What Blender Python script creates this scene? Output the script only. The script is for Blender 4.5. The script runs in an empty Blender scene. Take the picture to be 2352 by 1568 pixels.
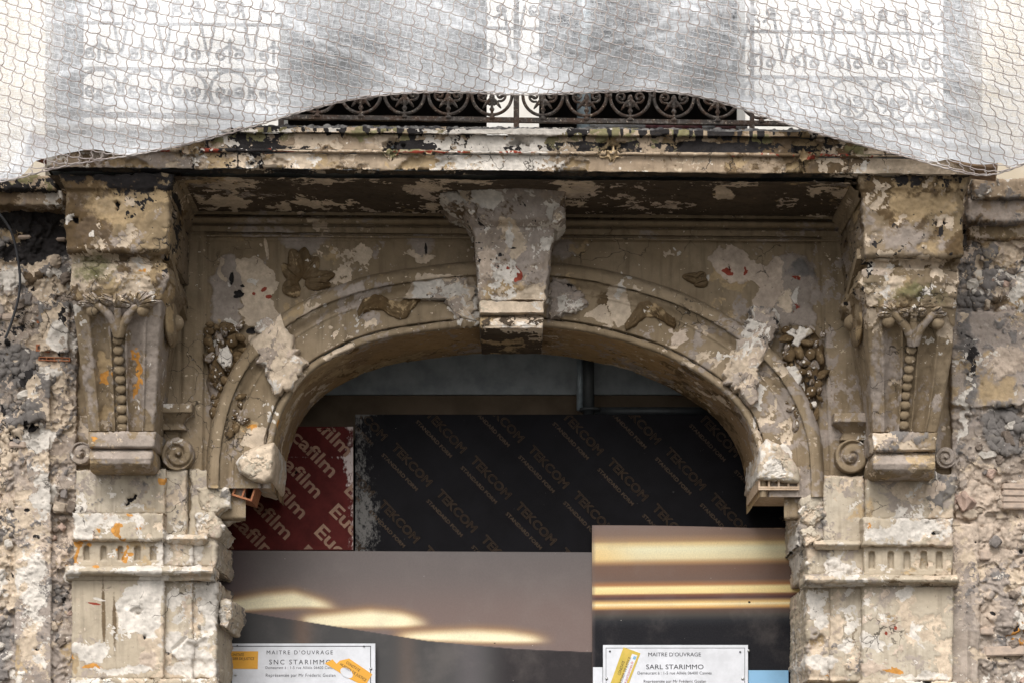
import bpy, bmesh, math, random
import numpy as np
from mathutils import Vector, Matrix

sc = bpy.context.scene
COL = sc.collection
R = math.radians

# ------------------------------------------------------------------ camera, world, sun, exposure
cd = bpy.data.cameras.new('camera'); cam = bpy.data.objects.new('camera', cd); COL.objects.link(cam)
cam.location = (0, -12, 1.6); cam.rotation_euler = (R(90), 0, 0)
cd.sensor_width = 36; cd.lens = 36 * 12 / 5.6; cd.shift_y = (1900 - 784) / 2352
cd.clip_start = 0.1; cd.clip_end = 500
sc.camera = cam

w = bpy.data.worlds.new('World'); sc.world = w; w.use_nodes = True
wn = w.node_tree; bg = wn.nodes['Background']
sky = wn.nodes.new('ShaderNodeTexSky'); sky.sky_type = 'NISHITA'; sky.sun_disc = False
sky.sun_elevation = R(47); sky.sun_rotation = R(192); sky.dust_density = 3.0; sky.air_density = 1.0
hs = wn.nodes.new('ShaderNodeHueSaturation'); hs.inputs['Saturation'].default_value = 0.06
wn.links.new(sky.outputs[0], hs.inputs['Color']); wn.links.new(hs.outputs[0], bg.inputs[0])
bg.inputs[1].default_value = 0.13
sl = bpy.data.lights.new('sun', 'SUN'); so = bpy.data.objects.new('sun', sl); COL.objects.link(so)
sl.energy = 1.4; sl.angle = R(40); sl.color = (1.0, 0.945, 0.875)
el, az = R(47), R(-12)          # sun high, in front of the facade, slightly left
sd = Vector((math.sin(az) * math.cos(el), -math.cos(az) * math.cos(el), math.sin(el)))
so.rotation_euler = sd.to_track_quat('Z', 'Y').to_euler(); so.location = sd * 30
sc.view_settings.view_transform = 'Standard'; sc.view_settings.look = 'None'
sc.view_settings.gamma = 1; sc.view_settings.use_curve_mapping = False
sc.view_settings.exposure = 0.80

# ------------------------------------------------------------------ measuring: picture units to metres at a depth
S, D0, CX, HY, EZ = 420.0, 12.0, 1176.0, 1900.0, 1.6
def U(px, py, y):
    px, py, y = np.broadcast_arrays(np.asarray(px, float), np.asarray(py, float), np.asarray(y, float))
    k = (D0 + y) / (D0 * S)
    return np.stack([(px - CX) * k, y, EZ + (HY - py) * k], -1)
def PXY(V):
    k = D0 * S / (D0 + V[..., 1])
    return CX + V[..., 0] * k, HY - (V[..., 2] - EZ) * k
def kk(y): return (D0 + y) / (D0 * S)

rng = np.random.default_rng(7); random.seed(7)
TAB = rng.random((64, 64, 64)).astype(np.float32) * 2 - 1
def vn(P):
    P = np.asarray(P, np.float32); i = np.floor(P).astype(np.int32); f = P - i; f = f * f * (3 - 2 * f); i &= 63; j = (i + 1) & 63
    x0, y0, z0 = i[..., 0], i[..., 1], i[..., 2]; x1, y1, z1 = j[..., 0], j[..., 1], j[..., 2]
    fx, fy, fz = f[..., 0], f[..., 1], f[..., 2]
    a = TAB[x0, y0, z0] * (1 - fx) + TAB[x1, y0, z0] * fx; b = TAB[x0, y1, z0] * (1 - fx) + TAB[x1, y1, z0] * fx
    c = TAB[x0, y0, z1] * (1 - fx) + TAB[x1, y0, z1] * fx; d = TAB[x0, y1, z1] * (1 - fx) + TAB[x1, y1, z1] * fx
    return (a * (1 - fy) + b * fy) * (1 - fz) + (c * (1 - fy) + d * fy) * fz
def fbm(P, freq, octv=4, gain=0.55, seed=0):
    o = np.zeros(P.shape[:-1], np.float32); amp = 1; tot = 0
    off = np.array([seed * 7.31 + 3.7, seed * 3.17 + 1.3, seed * 5.71 + 9.1], np.float32)
    for k in range(octv):
        o += amp * vn(P * (freq * 2.03 ** k) + off + k * 11.3); tot += amp; amp *= gain
    return o / tot * 1.6
def ss(a, b, x):
    t = np.clip((x - a) / (b - a), 0, 1); return t * t * (3 - 2 * t)

# ------------------------------------------------------------------ objects
def thing(name, label, cat, loc=(0, 0, 0), group=None, kind=None):
    o = bpy.data.objects.new(name, None); COL.objects.link(o); o.location = loc; o.empty_display_size = 0.1
    o['label'] = label; o['category'] = cat
    if group: o['group'] = group
    if kind: o['kind'] = kind
    return o
def tag(o, label, cat, group=None, kind=None):
    o['label'] = label; o['category'] = cat
    if group: o['group'] = group
    if kind: o['kind'] = kind
    return o
def base_of(parent):
    v = Vector((0, 0, 0))
    while parent is not None: v += parent.location; parent = parent.parent
    return np.array(v)
def mesh_of(name, V, quads=None, tris=None, mat=None, smooth=True):
    me = bpy.data.meshes.new(name); V = np.ascontiguousarray(V.reshape(-1, 3), np.float32)
    nq = 0 if quads is None else len(quads); nt = 0 if tris is None else len(tris)
    me.vertices.add(len(V)); me.vertices.foreach_set('co', V.ravel())
    loops = np.concatenate([np.asarray(a, np.int32).ravel() for a in (quads, tris) if a is not None and len(a)])
    me.loops.add(len(loops)); me.loops.foreach_set('vertex_index', loops)
    me.polygons.add(nq + nt)
    st = np.concatenate([np.arange(nq) * 4, nq * 4 + np.arange(nt) * 3]).astype(np.int32)
    me.polygons.foreach_set('loop_start', st)
    me.polygons.foreach_set('use_smooth', np.full(nq + nt, smooth))
    me.update(calc_edges=True)
    if mat: me.materials.append(mat)
    return me
def obj(name, V, quads=None, tris=None, mat=None, parent=None, smooth=True, label=None):
    V = np.asarray(V, float).reshape(-1, 3)
    me = mesh_of(name, V - base_of(parent), quads, tris, mat, smooth)
    o = bpy.data.objects.new(name, me); COL.objects.link(o)
    if parent: o.parent = parent
    if label: o['label'] = label
    return o
def inst(name, me, parent, loc, rot=(0, 0, 0), scale=(1, 1, 1), mat=None):
    o = bpy.data.objects.new(name, me); COL.objects.link(o)
    o.parent = parent; o.location = Vector(loc) - Vector(base_of(parent)); o.rotation_euler = rot; o.scale = scale
    return o
def gridq(n, m, closed=False):
    i = np.arange(n - 1)[:, None]; j = np.arange(m if closed else m - 1)[None, :]; j1 = (j + 1) % m
    return np.stack([i * m + j, i * m + j1, (i + 1) * m + j1, (i + 1) * m + j], -1).reshape(-1, 4)
def normals(V, Q):
    n = np.cross(V[Q[:, 2]] - V[Q[:, 0]], V[Q[:, 3]] - V[Q[:, 1]])
    l = np.linalg.norm(n, axis=1, keepdims=True); n = n / np.maximum(l, 1e-12) * np.sqrt(np.maximum(l, 1e-12))
    N = np.zeros_like(V)
    for k in range(4): np.add.at(N, Q[:, k], n)
    return N / np.maximum(np.linalg.norm(N, axis=1, keepdims=True), 1e-9)
def merge(parts):
    V, Q, T, o = [], [], [], 0
    for p in parts:
        v = np.asarray(p[0]).reshape(-1, 3); V.append(v)
        if p[1] is not None and len(p[1]): Q.append(np.asarray(p[1]) + o)
        if len(p) > 2 and p[2] is not None and len(p[2]): T.append(np.asarray(p[2]) + o)
        o += len(v)
    return np.concatenate(V), (np.concatenate(Q) if Q else None), (np.concatenate(T) if T else None)
def box(x0, x1, y0, y1, z0, z1):
    V = np.array([(x, y, z) for x in (x0, x1) for y in (y0, y1) for z in (z0, z1)], float)
    Q = np.array([(0, 1, 3, 2), (4, 6, 7, 5), (0, 4, 5, 1), (2, 3, 7, 6), (0, 2, 6, 4), (1, 5, 7, 3)])
    return V, Q
def boxpx(x0, x1, y0, y1, d, th):
    a = U(x0, y0, d); b = U(x1, y1, d); return box(a[0], b[0], d, d + th, b[2], a[2])
def tube(P, r, segs=8, closed=False, caps=True):
    P = np.asarray(P, float); n = len(P); r = np.broadcast_to(np.asarray(r, float), (n,))
    T = np.roll(P, -1, 0) - np.roll(P, 1, 0) if closed else np.gradient(P, axis=0)
    T /= np.maximum(np.linalg.norm(T, axis=1, keepdims=True), 1e-9)
    ref = np.array([0., 1., 0.]);
    if np.mean(np.abs(T[:, 1])) > 0.8: ref = np.array([1., 0., 0.])
    A = np.cross(T, ref); A /= np.maximum(np.linalg.norm(A, axis=1, keepdims=True), 1e-9); B = np.cross(T, A)
    t = np.arange(segs) / segs * 2 * np.pi
    V = P[:, None] + r[:, None, None] * (A[:, None] * np.cos(t)[None, :, None] + B[:, None] * np.sin(t)[None, :, None])
    Q = gridq(n, segs, True)
    if closed:
        j = np.arange(segs); j1 = (j + 1) % segs
        Q = np.concatenate([Q, np.stack([(n - 1) * segs + j, (n - 1) * segs + j1, j1, j], -1)])
        return V.reshape(-1, 3), Q, None
    Vf = np.concatenate([V.reshape(-1, 3), P[:1], P[-1:]]); j = np.arange(segs); j1 = (j + 1) % segs
    Tt = np.concatenate([np.stack([np.full(segs, n * segs), j1, j], -1), np.stack([np.full(segs, n * segs + 1), (n - 1) * segs + j, (n - 1) * segs + j1], -1)])
    return Vf, Q, Tt
def sphere(nu=14, nv=9):
    t = np.linspace(0, np.pi, nv)[:, None]; u = (np.arange(nu) / nu * 2 * np.pi)[None]
    V = np.stack([np.sin(t) * np.cos(u), np.sin(t) * np.sin(u), np.cos(t) + 0 * u], -1)
    return V.reshape(-1, 3), gridq(nv, nu, True), None

# ------------------------------------------------------------------ materials
class NT:
    def __init__(s, name):
        s.m = bpy.data.materials.new(name); s.m.use_nodes = True; s.t = s.m.node_tree
        s.b = s.t.nodes['Principled BSDF']; s.o = s.t.nodes['Material Output']
        g = s.n('ShaderNodeNewGeometry'); s.pos = g.outputs['Position']
    def n(s, ty, **kw):
        x = s.t.nodes.new(ty)
        for k, v in kw.items(): setattr(x, k, v)
        return x
    def l(s, a, b): s.t.links.new(a, b)
    def set(s, i, v):
        if isinstance(v, bpy.types.NodeSocket): s.l(v, i)
        else: i.default_value = v
    def math(s, op, a, b=0.5, c=None, clamp=False):
        x = s.n('ShaderNodeMath', operation=op, use_clamp=clamp); s.set(x.inputs[0], a); s.set(x.inputs[1], b)
        if c is not None: s.set(x.inputs[2], c)
        return x.outputs[0]
    def noise(s, scale, detail=4, rough=0.6, vec=None, dist=0.0):
        x = s.n('ShaderNodeTexNoise'); x.inputs['Scale'].default_value = scale; x.inputs['Detail'].default_value = detail
        x.inputs['Roughness'].default_value = rough; x.inputs['Distortion'].default_value = dist
        s.l(vec if vec is not None else s.pos, x.inputs['Vector']); return x.outputs['Fac']
    def mapv(s, scale, loc=(0, 0, 0)):
        x = s.n('ShaderNodeMapping'); x.inputs['Scale'].default_value = scale; x.inputs['Location'].default_value = loc
        s.l(s.pos, x.inputs['Vector']); return x.outputs[0]
    def step(s, v, a, b, t0=0.0, t1=1.0):
        x = s.n('ShaderNodeMapRange', interpolation_type='SMOOTHSTEP'); s.set(x.inputs[0], v)
        x.inputs[1].default_value = a; x.inputs[2].default_value = b; x.inputs[3].default_value = t0; x.inputs[4].default_value = t1
        return x.outputs[0]
    def mix(s, f, a, b, blend='MIX'):
        x = s.n('ShaderNodeMix', data_type='RGBA', blend_type=blend); s.set(x.inputs[0], f)
        for i, v in ((6, a), (7, b)):
            if isinstance(v, bpy.types.NodeSocket): s.l(v, x.inputs[i])
            else: x.inputs[i].default_value = (*v, 1) if len(v) == 3 else v
        return x.outputs[2]
    def attr(s, name):
        return s.n('ShaderNodeAttribute', attribute_name=name)
    def bump(s, h, strength=0.5, dist=0.01):
        x = s.n('ShaderNodeBump'); x.inputs['Strength'].default_value = strength; x.inputs['Distance'].default_value = dist
        s.l(h, x.inputs['Height']); s.l(x.outputs[0], s.b.inputs['Normal'])
    def fin(s, col, rough=0.85, spec=0.25, metal=0.0):
        s.set(s.b.inputs['Base Color'], col if isinstance(col, bpy.types.NodeSocket) else (*col, 1))
        s.set(s.b.inputs['Roughness'], rough); s.b.inputs['Specular IOR Level'].default_value = spec; s.b.inputs['Metallic'].default_value = metal
        return s.m

CH = ['pl', 'wh', 'dk', 'or', 'oc', 'li', 'mo', 'rd', 'br', 'gr', 'pk', 'xx']
CCOL = dict(pl=(0.56, 0.455, 0.345), wh=(0.63, 0.58, 0.52), dk=(0.024, 0.021, 0.021), oc=(0.43, 0.315, 0.18), li=(0.335, 0.285, 0.25),
            mo=(0.17, 0.16, 0.075), rd=(0.26, 0.05, 0.03), br=(0.10, 0.062, 0.028), gr=(0.155, 0.145, 0.14), pk=(0.50, 0.405, 0.325))
CCOL['or'] = (0.54, 0.255, 0.06)
def mat_stucco(name, paint, paint2, chips=0.0, speck=0.66, bump=0.42):
    s = NT(name)
    big = s.noise(2.2, 3, 0.55); mid = s.noise(9, 5, 0.62); fine = s.noise(42, 4, 0.65); micro = s.noise(150, 3, 0.6)
    streak = s.noise(1.0, 4, 0.6, s.mapv((26, 26, 2.4)))
    col = s.mix(s.step(big, 0.35, 0.65), paint, paint2)
    col = s.mix(s.step(mid, 0.42, 0.72, 0, 0.55), col, tuple(c * 0.66 for c in paint))
    col = s.mix(s.step(streak, 0.46, 0.74, 0, 0.62), col, tuple(c * 0.55 for c in paint))
    # old lighter coats showing in small chips
    chip = s.noise(23, 5, 0.62, s.mapv((1, 1, 1.5), (3, 7, 1)))
    col = s.mix(s.step(chip, speck, speck + 0.02), col, (0.50, 0.41, 0.30))
    chip2 = s.noise(34, 4, 0.6, s.mapv((1, 1, 1.2), (13, 2, 5)))
    col = s.mix(s.step(chip2, speck + 0.03, speck + 0.05), col, (0.66, 0.60, 0.52))
    A = [s.attr('wear_a'), s.attr('wear_b'), s.attr('wear_c'), s.attr('wear_d')]
    socks = []
    for a in A:
        sp = s.n('ShaderNodeSeparateColor'); s.l(a.outputs['Color'], sp.inputs[0])
        socks += [sp.outputs[0], sp.outputs[1], sp.outputs[2]]
    wob = s.math('SUBTRACT', s.noise(55, 5, 0.7, s.mapv((1, 1, 1), (5, 5, 5))), 0.5)
    wob2 = s.math('SUBTRACT', s.noise(80, 4, 0.7, s.mapv((1, 1, 1), (1, 15, 9))), 0.5)
    order = ['li', 'gr', 'br', 'oc', 'pl', 'pk', 'or', 'mo', 'rd', 'dk', 'wh']
    hsum = None
    for k, c in enumerate(order):
        a = socks[CH.index(c)]
        soft_ = c in ('li', 'gr', 'br', 'oc', 'mo')
        m = s.step(s.math('ADD', a, s.math('MULTIPLY', wob if k % 2 else wob2, 0.95 if soft_ else 0.75)), 0.22 if soft_ else 0.44, 0.80 if soft_ else 0.56, 0, 0.85 if soft_ else 1.0)
        cc = CCOL[c]
        cv = s.mix(s.step(mid, 0.3, 0.7), tuple(x * 0.74 for x in cc), tuple(min(0.85, x * 1.15) for x in cc))
        cv = s.mix(s.step(fine, 0.35, 0.72, 0, 0.45), cv, tuple(x * 0.5 for x in cc))
        col = s.mix(m, col, cv)
        if c in ('pl', 'wh', 'pk', 'gr'):
            hsum = m if hsum is None else s.math('MAXIMUM', hsum, m)
    # fine dark pits and grime
    pit = s.noise(60, 3, 0.5, s.mapv((1, 1, 1), (21, 3, 8)))
    col = s.mix(s.step(pit, 0.68, 0.74, 0, 0.6), col, (0.06, 0.05, 0.042))
    wv = s.n('ShaderNodeVectorMath', operation='MULTIPLY_ADD'); nz = s.n('ShaderNodeTexNoise'); nz.inputs['Scale'].default_value = 14; nz.inputs['Detail'].default_value = 3; s.l(s.pos, nz.inputs['Vector'])
    s.l(nz.outputs['Color'], wv.inputs[0]); wv.inputs[1].default_value = (.09, .09, .09); s.l(s.pos, wv.inputs[2])
    vo = s.n('ShaderNodeTexVoronoi', feature='DISTANCE_TO_EDGE'); vo.inputs['Scale'].default_value = 6.5; s.l(wv.outputs[0], vo.inputs['Vector'])
    crk = s.math('MULTIPLY', s.step(vo.outputs['Distance'], 0.006, 0.016, 1, 0), s.step(s.noise(2.6, 3, .6, s.mapv((1, 1, 1), (8, 1, 4))), .54, .62))
    col = s.mix(s.math('MULTIPLY', crk, .8), col, (0.035, 0.028, 0.022))
    h = s.math('ADD', s.math('MULTIPLY', fine, 0.7), s.math('MULTIPLY', micro, 0.35))
    h = s.math('ADD', h, s.math('MULTIPLY', s.math('MULTIPLY', mid, hsum), 0.45))
    h = s.math('SUBTRACT', h, s.math('MULTIPLY', hsum, 0.5))
    h = s.math('SUBTRACT', h, crk)
    s.bump(h, bump, 0.010)
    return s.fin(col, 0.86, 0.2)
M_PAINT = mat_stucco('tan_paint', (0.222, 0.166, 0.104), (0.272, 0.21, 0.14))
M_PALE = mat_stucco('pale_skylit_tan_paint', (0.41, 0.345, 0.26), (0.48, 0.42, 0.335), speck=0.66)  # pilasters' tan paint lightened for the extra sky light; also pale plaster bits
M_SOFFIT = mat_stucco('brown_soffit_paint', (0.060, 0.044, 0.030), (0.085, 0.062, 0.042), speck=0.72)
M_RUBBLE = mat_stucco('bare_masonry', (0.28, 0.225, 0.18), (0.38, 0.32, 0.27), speck=0.62, bump=0.6)
M_CORNICE = mat_stucco('stained_cornice_stone', (0.30, 0.225, 0.155), (0.37, 0.29, 0.21), speck=0.64)
M_OCHRE = mat_stucco('ochre_stone', (0.25, 0.185, 0.11), (0.20, 0.155, 0.11), speck=0.68)
M_FRUIT = mat_stucco('brown_ornament_paint', (0.105, 0.068, 0.032), (0.165, 0.115, 0.065), speck=0.70)
M_ARCHUNDER = mat_stucco('arch_underside_paint', (0.36, 0.235, 0.115), (0.25, 0.17, 0.10), speck=0.66)

def simple(name, c, rough=0.6, spec=0.3, metal=0.0, var=0.3, scale=20, bumps=0.2, c2=None):
    s = NT(name); n = s.noise(scale, 5, 0.65)
    col = s.mix(s.step(n, 0.35, 0.68), c, c2 if c2 else tuple(x * (1 - var) for x in c))
    if bumps: s.bump(n, bumps, 0.005)
    return s.fin(col, rough, spec, metal)
def mat_iron():
    s = NT('rusty_iron'); n = s.noise(45, 5, 0.7); n2 = s.noise(14, 4, 0.6); n3 = s.noise(90, 3, 0.6, s.mapv((1, 1, 1), (4, 4, 4)))
    col = s.mix(s.step(n2, 0.4, 0.62), (0.070, 0.060, 0.054), (0.088, 0.054, 0.038))
    col = s.mix(s.step(n, 0.5, 0.66), col, (0.19, 0.17, 0.155))
    col = s.mix(s.step(n3, 0.64, 0.68), col, (0.45, 0.38, 0.30)); s.bump(n, 0.6, 0.006)
    return s.fin(col, 0.7, 0.3)
M_IRON = mat_iron()
M_BRICK = simple('terracotta', (0.38, 0.17, 0.085), 0.9, 0.2, var=0.4, scale=40, c2=(0.27, 0.10, 0.055))
M_PALEBRICK = simple('pale_terracotta', (0.46, 0.36, 0.285), 0.9, 0.2, scale=30, c2=(0.33, 0.265, 0.22))
M_GRAVEL = simple('street_asphalt', (0.12, 0.115, 0.105), 0.9, 0.2, scale=6)
M_CONC = simple('grey_concrete', (0.40, 0.43, 0.45), 0.9, 0.2, scale=7, c2=(0.27, 0.30, 0.32), bumps=0.3)
M_BOARD = simple('brown_board', (0.16, 0.118, 0.08), 0.8, 0.2, scale=5)
M_PIPE = simple('grey_steel_pipe', (0.30, 0.35, 0.38), 0.45, 0.5, 0.2, scale=18)
M_DPIPE = simple('dark_steel_pipe', (0.05, 0.055, 0.058), 0.5, 0.4, 0.2, scale=18)
M_CREAM = simple('cream_render', (0.58, 0.505, 0.395), 0.9, 0.2, scale=5, c2=(0.63, 0.57, 0.47), bumps=0.2)
M_WHITE = simple('white_render', (0.78, 0.755, 0.715), 0.9, 0.2, scale=6, c2=(0.71, 0.675, 0.62), bumps=0.2)
M_ROOM = simple('unlit_room_wall', (0.035, 0.03, 0.027), 0.95, 0.1, scale=3)
M_WOOD = simple('old_plank_wood', (0.22, 0.085, 0.05), 0.8, 0.2, scale=30, c2=(0.10, 0.045, 0.03))
M_TANWOOD = simple('pale_plank_wood', (0.42, 0.29, 0.19), 0.8, 0.2, scale=30, c2=(0.20, 0.13, 0.09))
M_REDPIPE = simple('maroon_paint', (0.13, 0.035, 0.045), 0.5, 0.4, scale=25, c2=(0.20, 0.12, 0.12))
M_GREYPOLE = simple('scuffed_grey_paint', (0.36, 0.36, 0.37), 0.5, 0.4, scale=25)
M_CABLE = simple('black_rubber', (0.03, 0.03, 0.034), 0.5, 0.4, scale=20, bumps=0)
M_ROPE = simple('brown_cord', (0.36, 0.31, 0.29), 0.8, 0.2, scale=8, c2=(0.50, 0.46, 0.44), bumps=0)
M_FELT = simple('torn_roofing_felt', (0.045, 0.043, 0.045), 0.9, 0.2, scale=25, c2=(0.20, 0.19, 0.18))
M_STONES = [simple('stone_' + n, c, 0.9, 0.2, scale=24, var=0.4, bumps=0.8) for n, c in
            (('beige', (0.44, 0.36, 0.28)), ('grey', (0.22, 0.195, 0.18)), ('pink', (0.44, 0.32, 0.26)), ('brown', (0.20, 0.16, 0.13)), ('pale', (0.58, 0.53, 0.47)))]
M_HOLE = simple('unlit_cavity', (0.012, 0.011, 0.010), 0.95, 0.1, bumps=0)

# ------------------------------------------------------------------ wear: patches where paint has gone, plus plain darker patches, in wall coordinates
BL = []          # (channel, kind, data, soft, lift, zones)
def E(c, x, y, rx, ry=None, rot=0, soft=10, lift=None, z=None): BL.append((c, 'e', (x, y, rx, ry or rx, R(rot)), soft, lift, z))
def G(c, pts, soft=9, lift=None, z=None): BL.append((c, 'p', np.array(pts, float), soft, lift, z))
def zpts(pts, k, ox, oy): return [(x * k + ox, y * k + oy) for x, y in pts]
LIFT = dict(pl=-0.005, wh=-0.002, pk=0.003, gr=0.006, li=0.0015, oc=-0.003, mo=0.003)
ROUGH = dict(pl=0.003, wh=0.003, pk=0.005, gr=0.005, li=0.002)
def poly_sd(px, py, P):
    d = np.full(px.shape, 1e9, np.float32); ins = np.zeros(px.shape, bool); n = len(P)
    for i in range(n):
        ax, ay = P[i]; bx, by = P[(i + 1) % n]; ex, ey = bx - ax, by - ay
        t = np.clip(((px - ax) * ex + (py - ay) * ey) / (ex * ex + ey * ey + 1e-9), 0, 1)
        d = np.minimum(d, np.hypot(px - ax - t * ex, py - ay - t * ey))
        c = ((ay > py) != (by > py)) & (px < (bx - ax) * (py - ay) / (by - ay + 1e-12) + ax); ins ^= c
    return np.where(ins, d, -d)
def weather(V, Q, zone, floor={}, rough=0.0015, lump=0.0, extra=None, amp=1.0, wob=0.30):
    # floor: share of the surface that each coat shows on, as broken flakes; BL: the patches with a place of their own
    px, py = PXY(V); N = normals(V, Q)
    if N[:, 1].mean() > 0: N = -N
    A = {}
    for c in CH: A[c] = np.full(len(V), -1.0, np.float32)
    L = np.zeros(len(V), np.float32); n0 = fbm(V, 9, 4, 0.6, 1)
    wx = px + 20 * fbm(V, 15, 4, 0.62, 51); wy = py + 20 * fbm(V, 15, 4, 0.62, 57)
    for (c, kind, dat, soft, lift, zz) in BL:
        if zz is not None and zone not in zz: continue
        if kind == 'e':
            x, y, rx, ry, ro = dat; R_ = max(rx, ry) + 30; small = min(rx, ry) < 4.5; qx, qy = (px, py) if small else (wx, wy)
            k = np.nonzero((np.abs(qx - x) < R_) & (np.abs(qy - y) < R_))[0]
            if not len(k): continue
            dx, dy = qx[k] - x, qy[k] - y; u = (dx * math.cos(ro) - dy * math.sin(ro)) / rx; v = (dx * math.sin(ro) + dy * math.cos(ro)) / ry
            sdv = (1 - np.hypot(u, v)) * min(rx, ry)
        else:
            x0, y0 = dat.min(0) - 30; x1, y1 = dat.max(0) + 30
            qx, qy = px + (wx - px) * .6, py + (wy - py) * .6
            k = np.nonzero((qx > x0) & (qx < x1) & (qy > y0) & (qy < y1))[0]
            if not len(k): continue
            sdv = poly_sd(qx[k], qy[k], dat)
        val = np.clip(0.5 + sdv / soft, -1, 1.3); A[c][k] = np.maximum(A[c][k], val)
        if lift: L[k] += lift * (0.55 if lift > 0 else 1) * ss(0.2, 0.9, val + 0.4 * n0[k])
    if extra: extra(px, py, V, A)
    disp = L.copy()
    for q, c in enumerate(CH):
        cov = floor.get(c, 0)
        if A[c].max() < -0.5 and cov <= 0: A[c][:] = 0; continue
        sd_ = CH.index(c); P = V + 0.05 * np.stack([wx - px, wy - py, wx - py + py - px], -1) / 20
        nz = fbm(P, (7, 12, 19, 9)[sd_ % 4], 5, 0.68, 3 + sd_) + 0.75 * fbm(V, 1.7, 2, 0.5, 71 + sd_)
        a = np.where(A[c] > -0.9, A[c] + wob * nz, -1)
        if cov > 0: a = np.maximum(a, 0.5 + (nz - np.quantile(nz, 1 - min(cov, .995))) * (2.0 if c in ('li', 'gr', 'br', 'oc', 'mo') else 3.4))
        m = ss(0.3, 0.7, a); A[c] = np.clip(a, 0, 1)
        if c in LIFT: disp += m * LIFT[c]
        if c in ROUGH: disp += m * ROUGH[c] * fbm(V, 26, 3, 0.6, 20 + q)
    disp += rough * fbm(V, 30, 2, 0.6, 40)
    if lump: disp += lump * (0.7 * fbm(V, 7, 3, 0.55, 41) + 0.55 * fbm(V, 24, 4, 0.6, 43))
    V2 = V + N * (disp * amp)[:, None]
    out = [np.stack([A[c] for c in CH[i:i + 3]] + [np.ones(len(V), np.float32)], -1) for i in (0, 3, 6, 9)]
    for o in out: np.clip(o, 0, 1, out=o)
    return V2, out
def weathered(name, V, Q, mat, parent, zone, label=None, **kw):
    V = np.asarray(V, float).reshape(-1, 3); V2, at = weather(V, Q, zone, **kw)
    o = obj(name, V2, Q, None, mat, parent, True, label)
    for nm, a in zip(('wear_a', 'wear_b', 'wear_c', 'wear_d'), at):
        la = o.data.color_attributes.new(nm, 'FLOAT_COLOR', 'POINT'); la.data.foreach_set('color', np.ascontiguousarray(a, np.float32).ravel())
    return o
def relief(name, x0, x1, y0, y1, d, mat, parent, zone, step=3.0, back=0.05, dfun=None, edge=6, edged=0.010, mask=None, jag=0.0, tilt=0.0, label=None, **kw):
    nx = max(3, int((x1 - x0) / step) + 1); ny = max(3, int((y1 - y0) / step) + 1)
    px, py = np.meshgrid(np.linspace(x0, x1, nx), np.linspace(y0, y1, ny))
    e = np.minimum(np.minimum(px - x0, x1 - px), np.minimum(py - y0, y1 - py))
    dep = np.full(px.shape, float(d)); 
    if dfun is not None: dep = dep + dfun(px, py)
    dep = dep + edged * (1 - np.clip(e / edge, 0, 1)) ** 2
    qx, qy = px.copy(), py + tilt * (px - CX)
    if jag:
        P = np.stack([px * 0.07, py * 0.07, 0 * px + x0], -1)
        wgt = 1 - np.clip(e / 25, 0, 1)
        qx = qx + jag * wgt * fbm(P, 1.0, 5, 0.7, 5); qy = qy + jag * wgt * fbm(P, 1.0, 5, 0.7, 6)
    V = U(qx, qy, dep)
    ns = max(2, min(40, int((back - d) / 0.012)))
    Vp = np.pad(V, ((ns, ns), (ns, ns), (0, 0)), 'edge'); H, W = Vp.shape[:2]
    ii = np.minimum(np.arange(H), H - 1 - np.arange(H)); jj = np.minimum(np.arange(W), W - 1 - np.arange(W))
    t = np.maximum(np.clip((ns - ii) / ns, 0, 1)[:, None], np.clip((ns - jj) / ns, 0, 1)[None, :])
    Vp[..., 1] = Vp[..., 1] * (1 - t) + back * t
    Q = gridq(H, W)
    i = np.arange(H - 1)[:, None] + 0 * np.arange(W - 1)[None]; j = np.arange(W - 1)[None] + 0 * np.arange(H - 1)[:, None]
    corner = ((i < ns) | (i >= H - 1 - ns)) & ((j < ns) | (j >= W - 1 - ns))
    keep = ~corner
    if mask is not None:
        pp, qq = PXY(Vp); mk = mask(pp, qq); drop = mk[:-1, :-1] & mk[1:, :-1] & mk[:-1, 1:] & mk[1:, 1:]; keep &= ~drop
    Q = Q[keep.ravel()]; Vf = Vp.reshape(-1, 3)
    used = np.unique(Q); mp = np.full(len(Vf), -1); mp[used] = np.arange(len(used))
    return weathered(name, Vf[used], mp[Q], mat, parent, zone, label, **kw)
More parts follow.
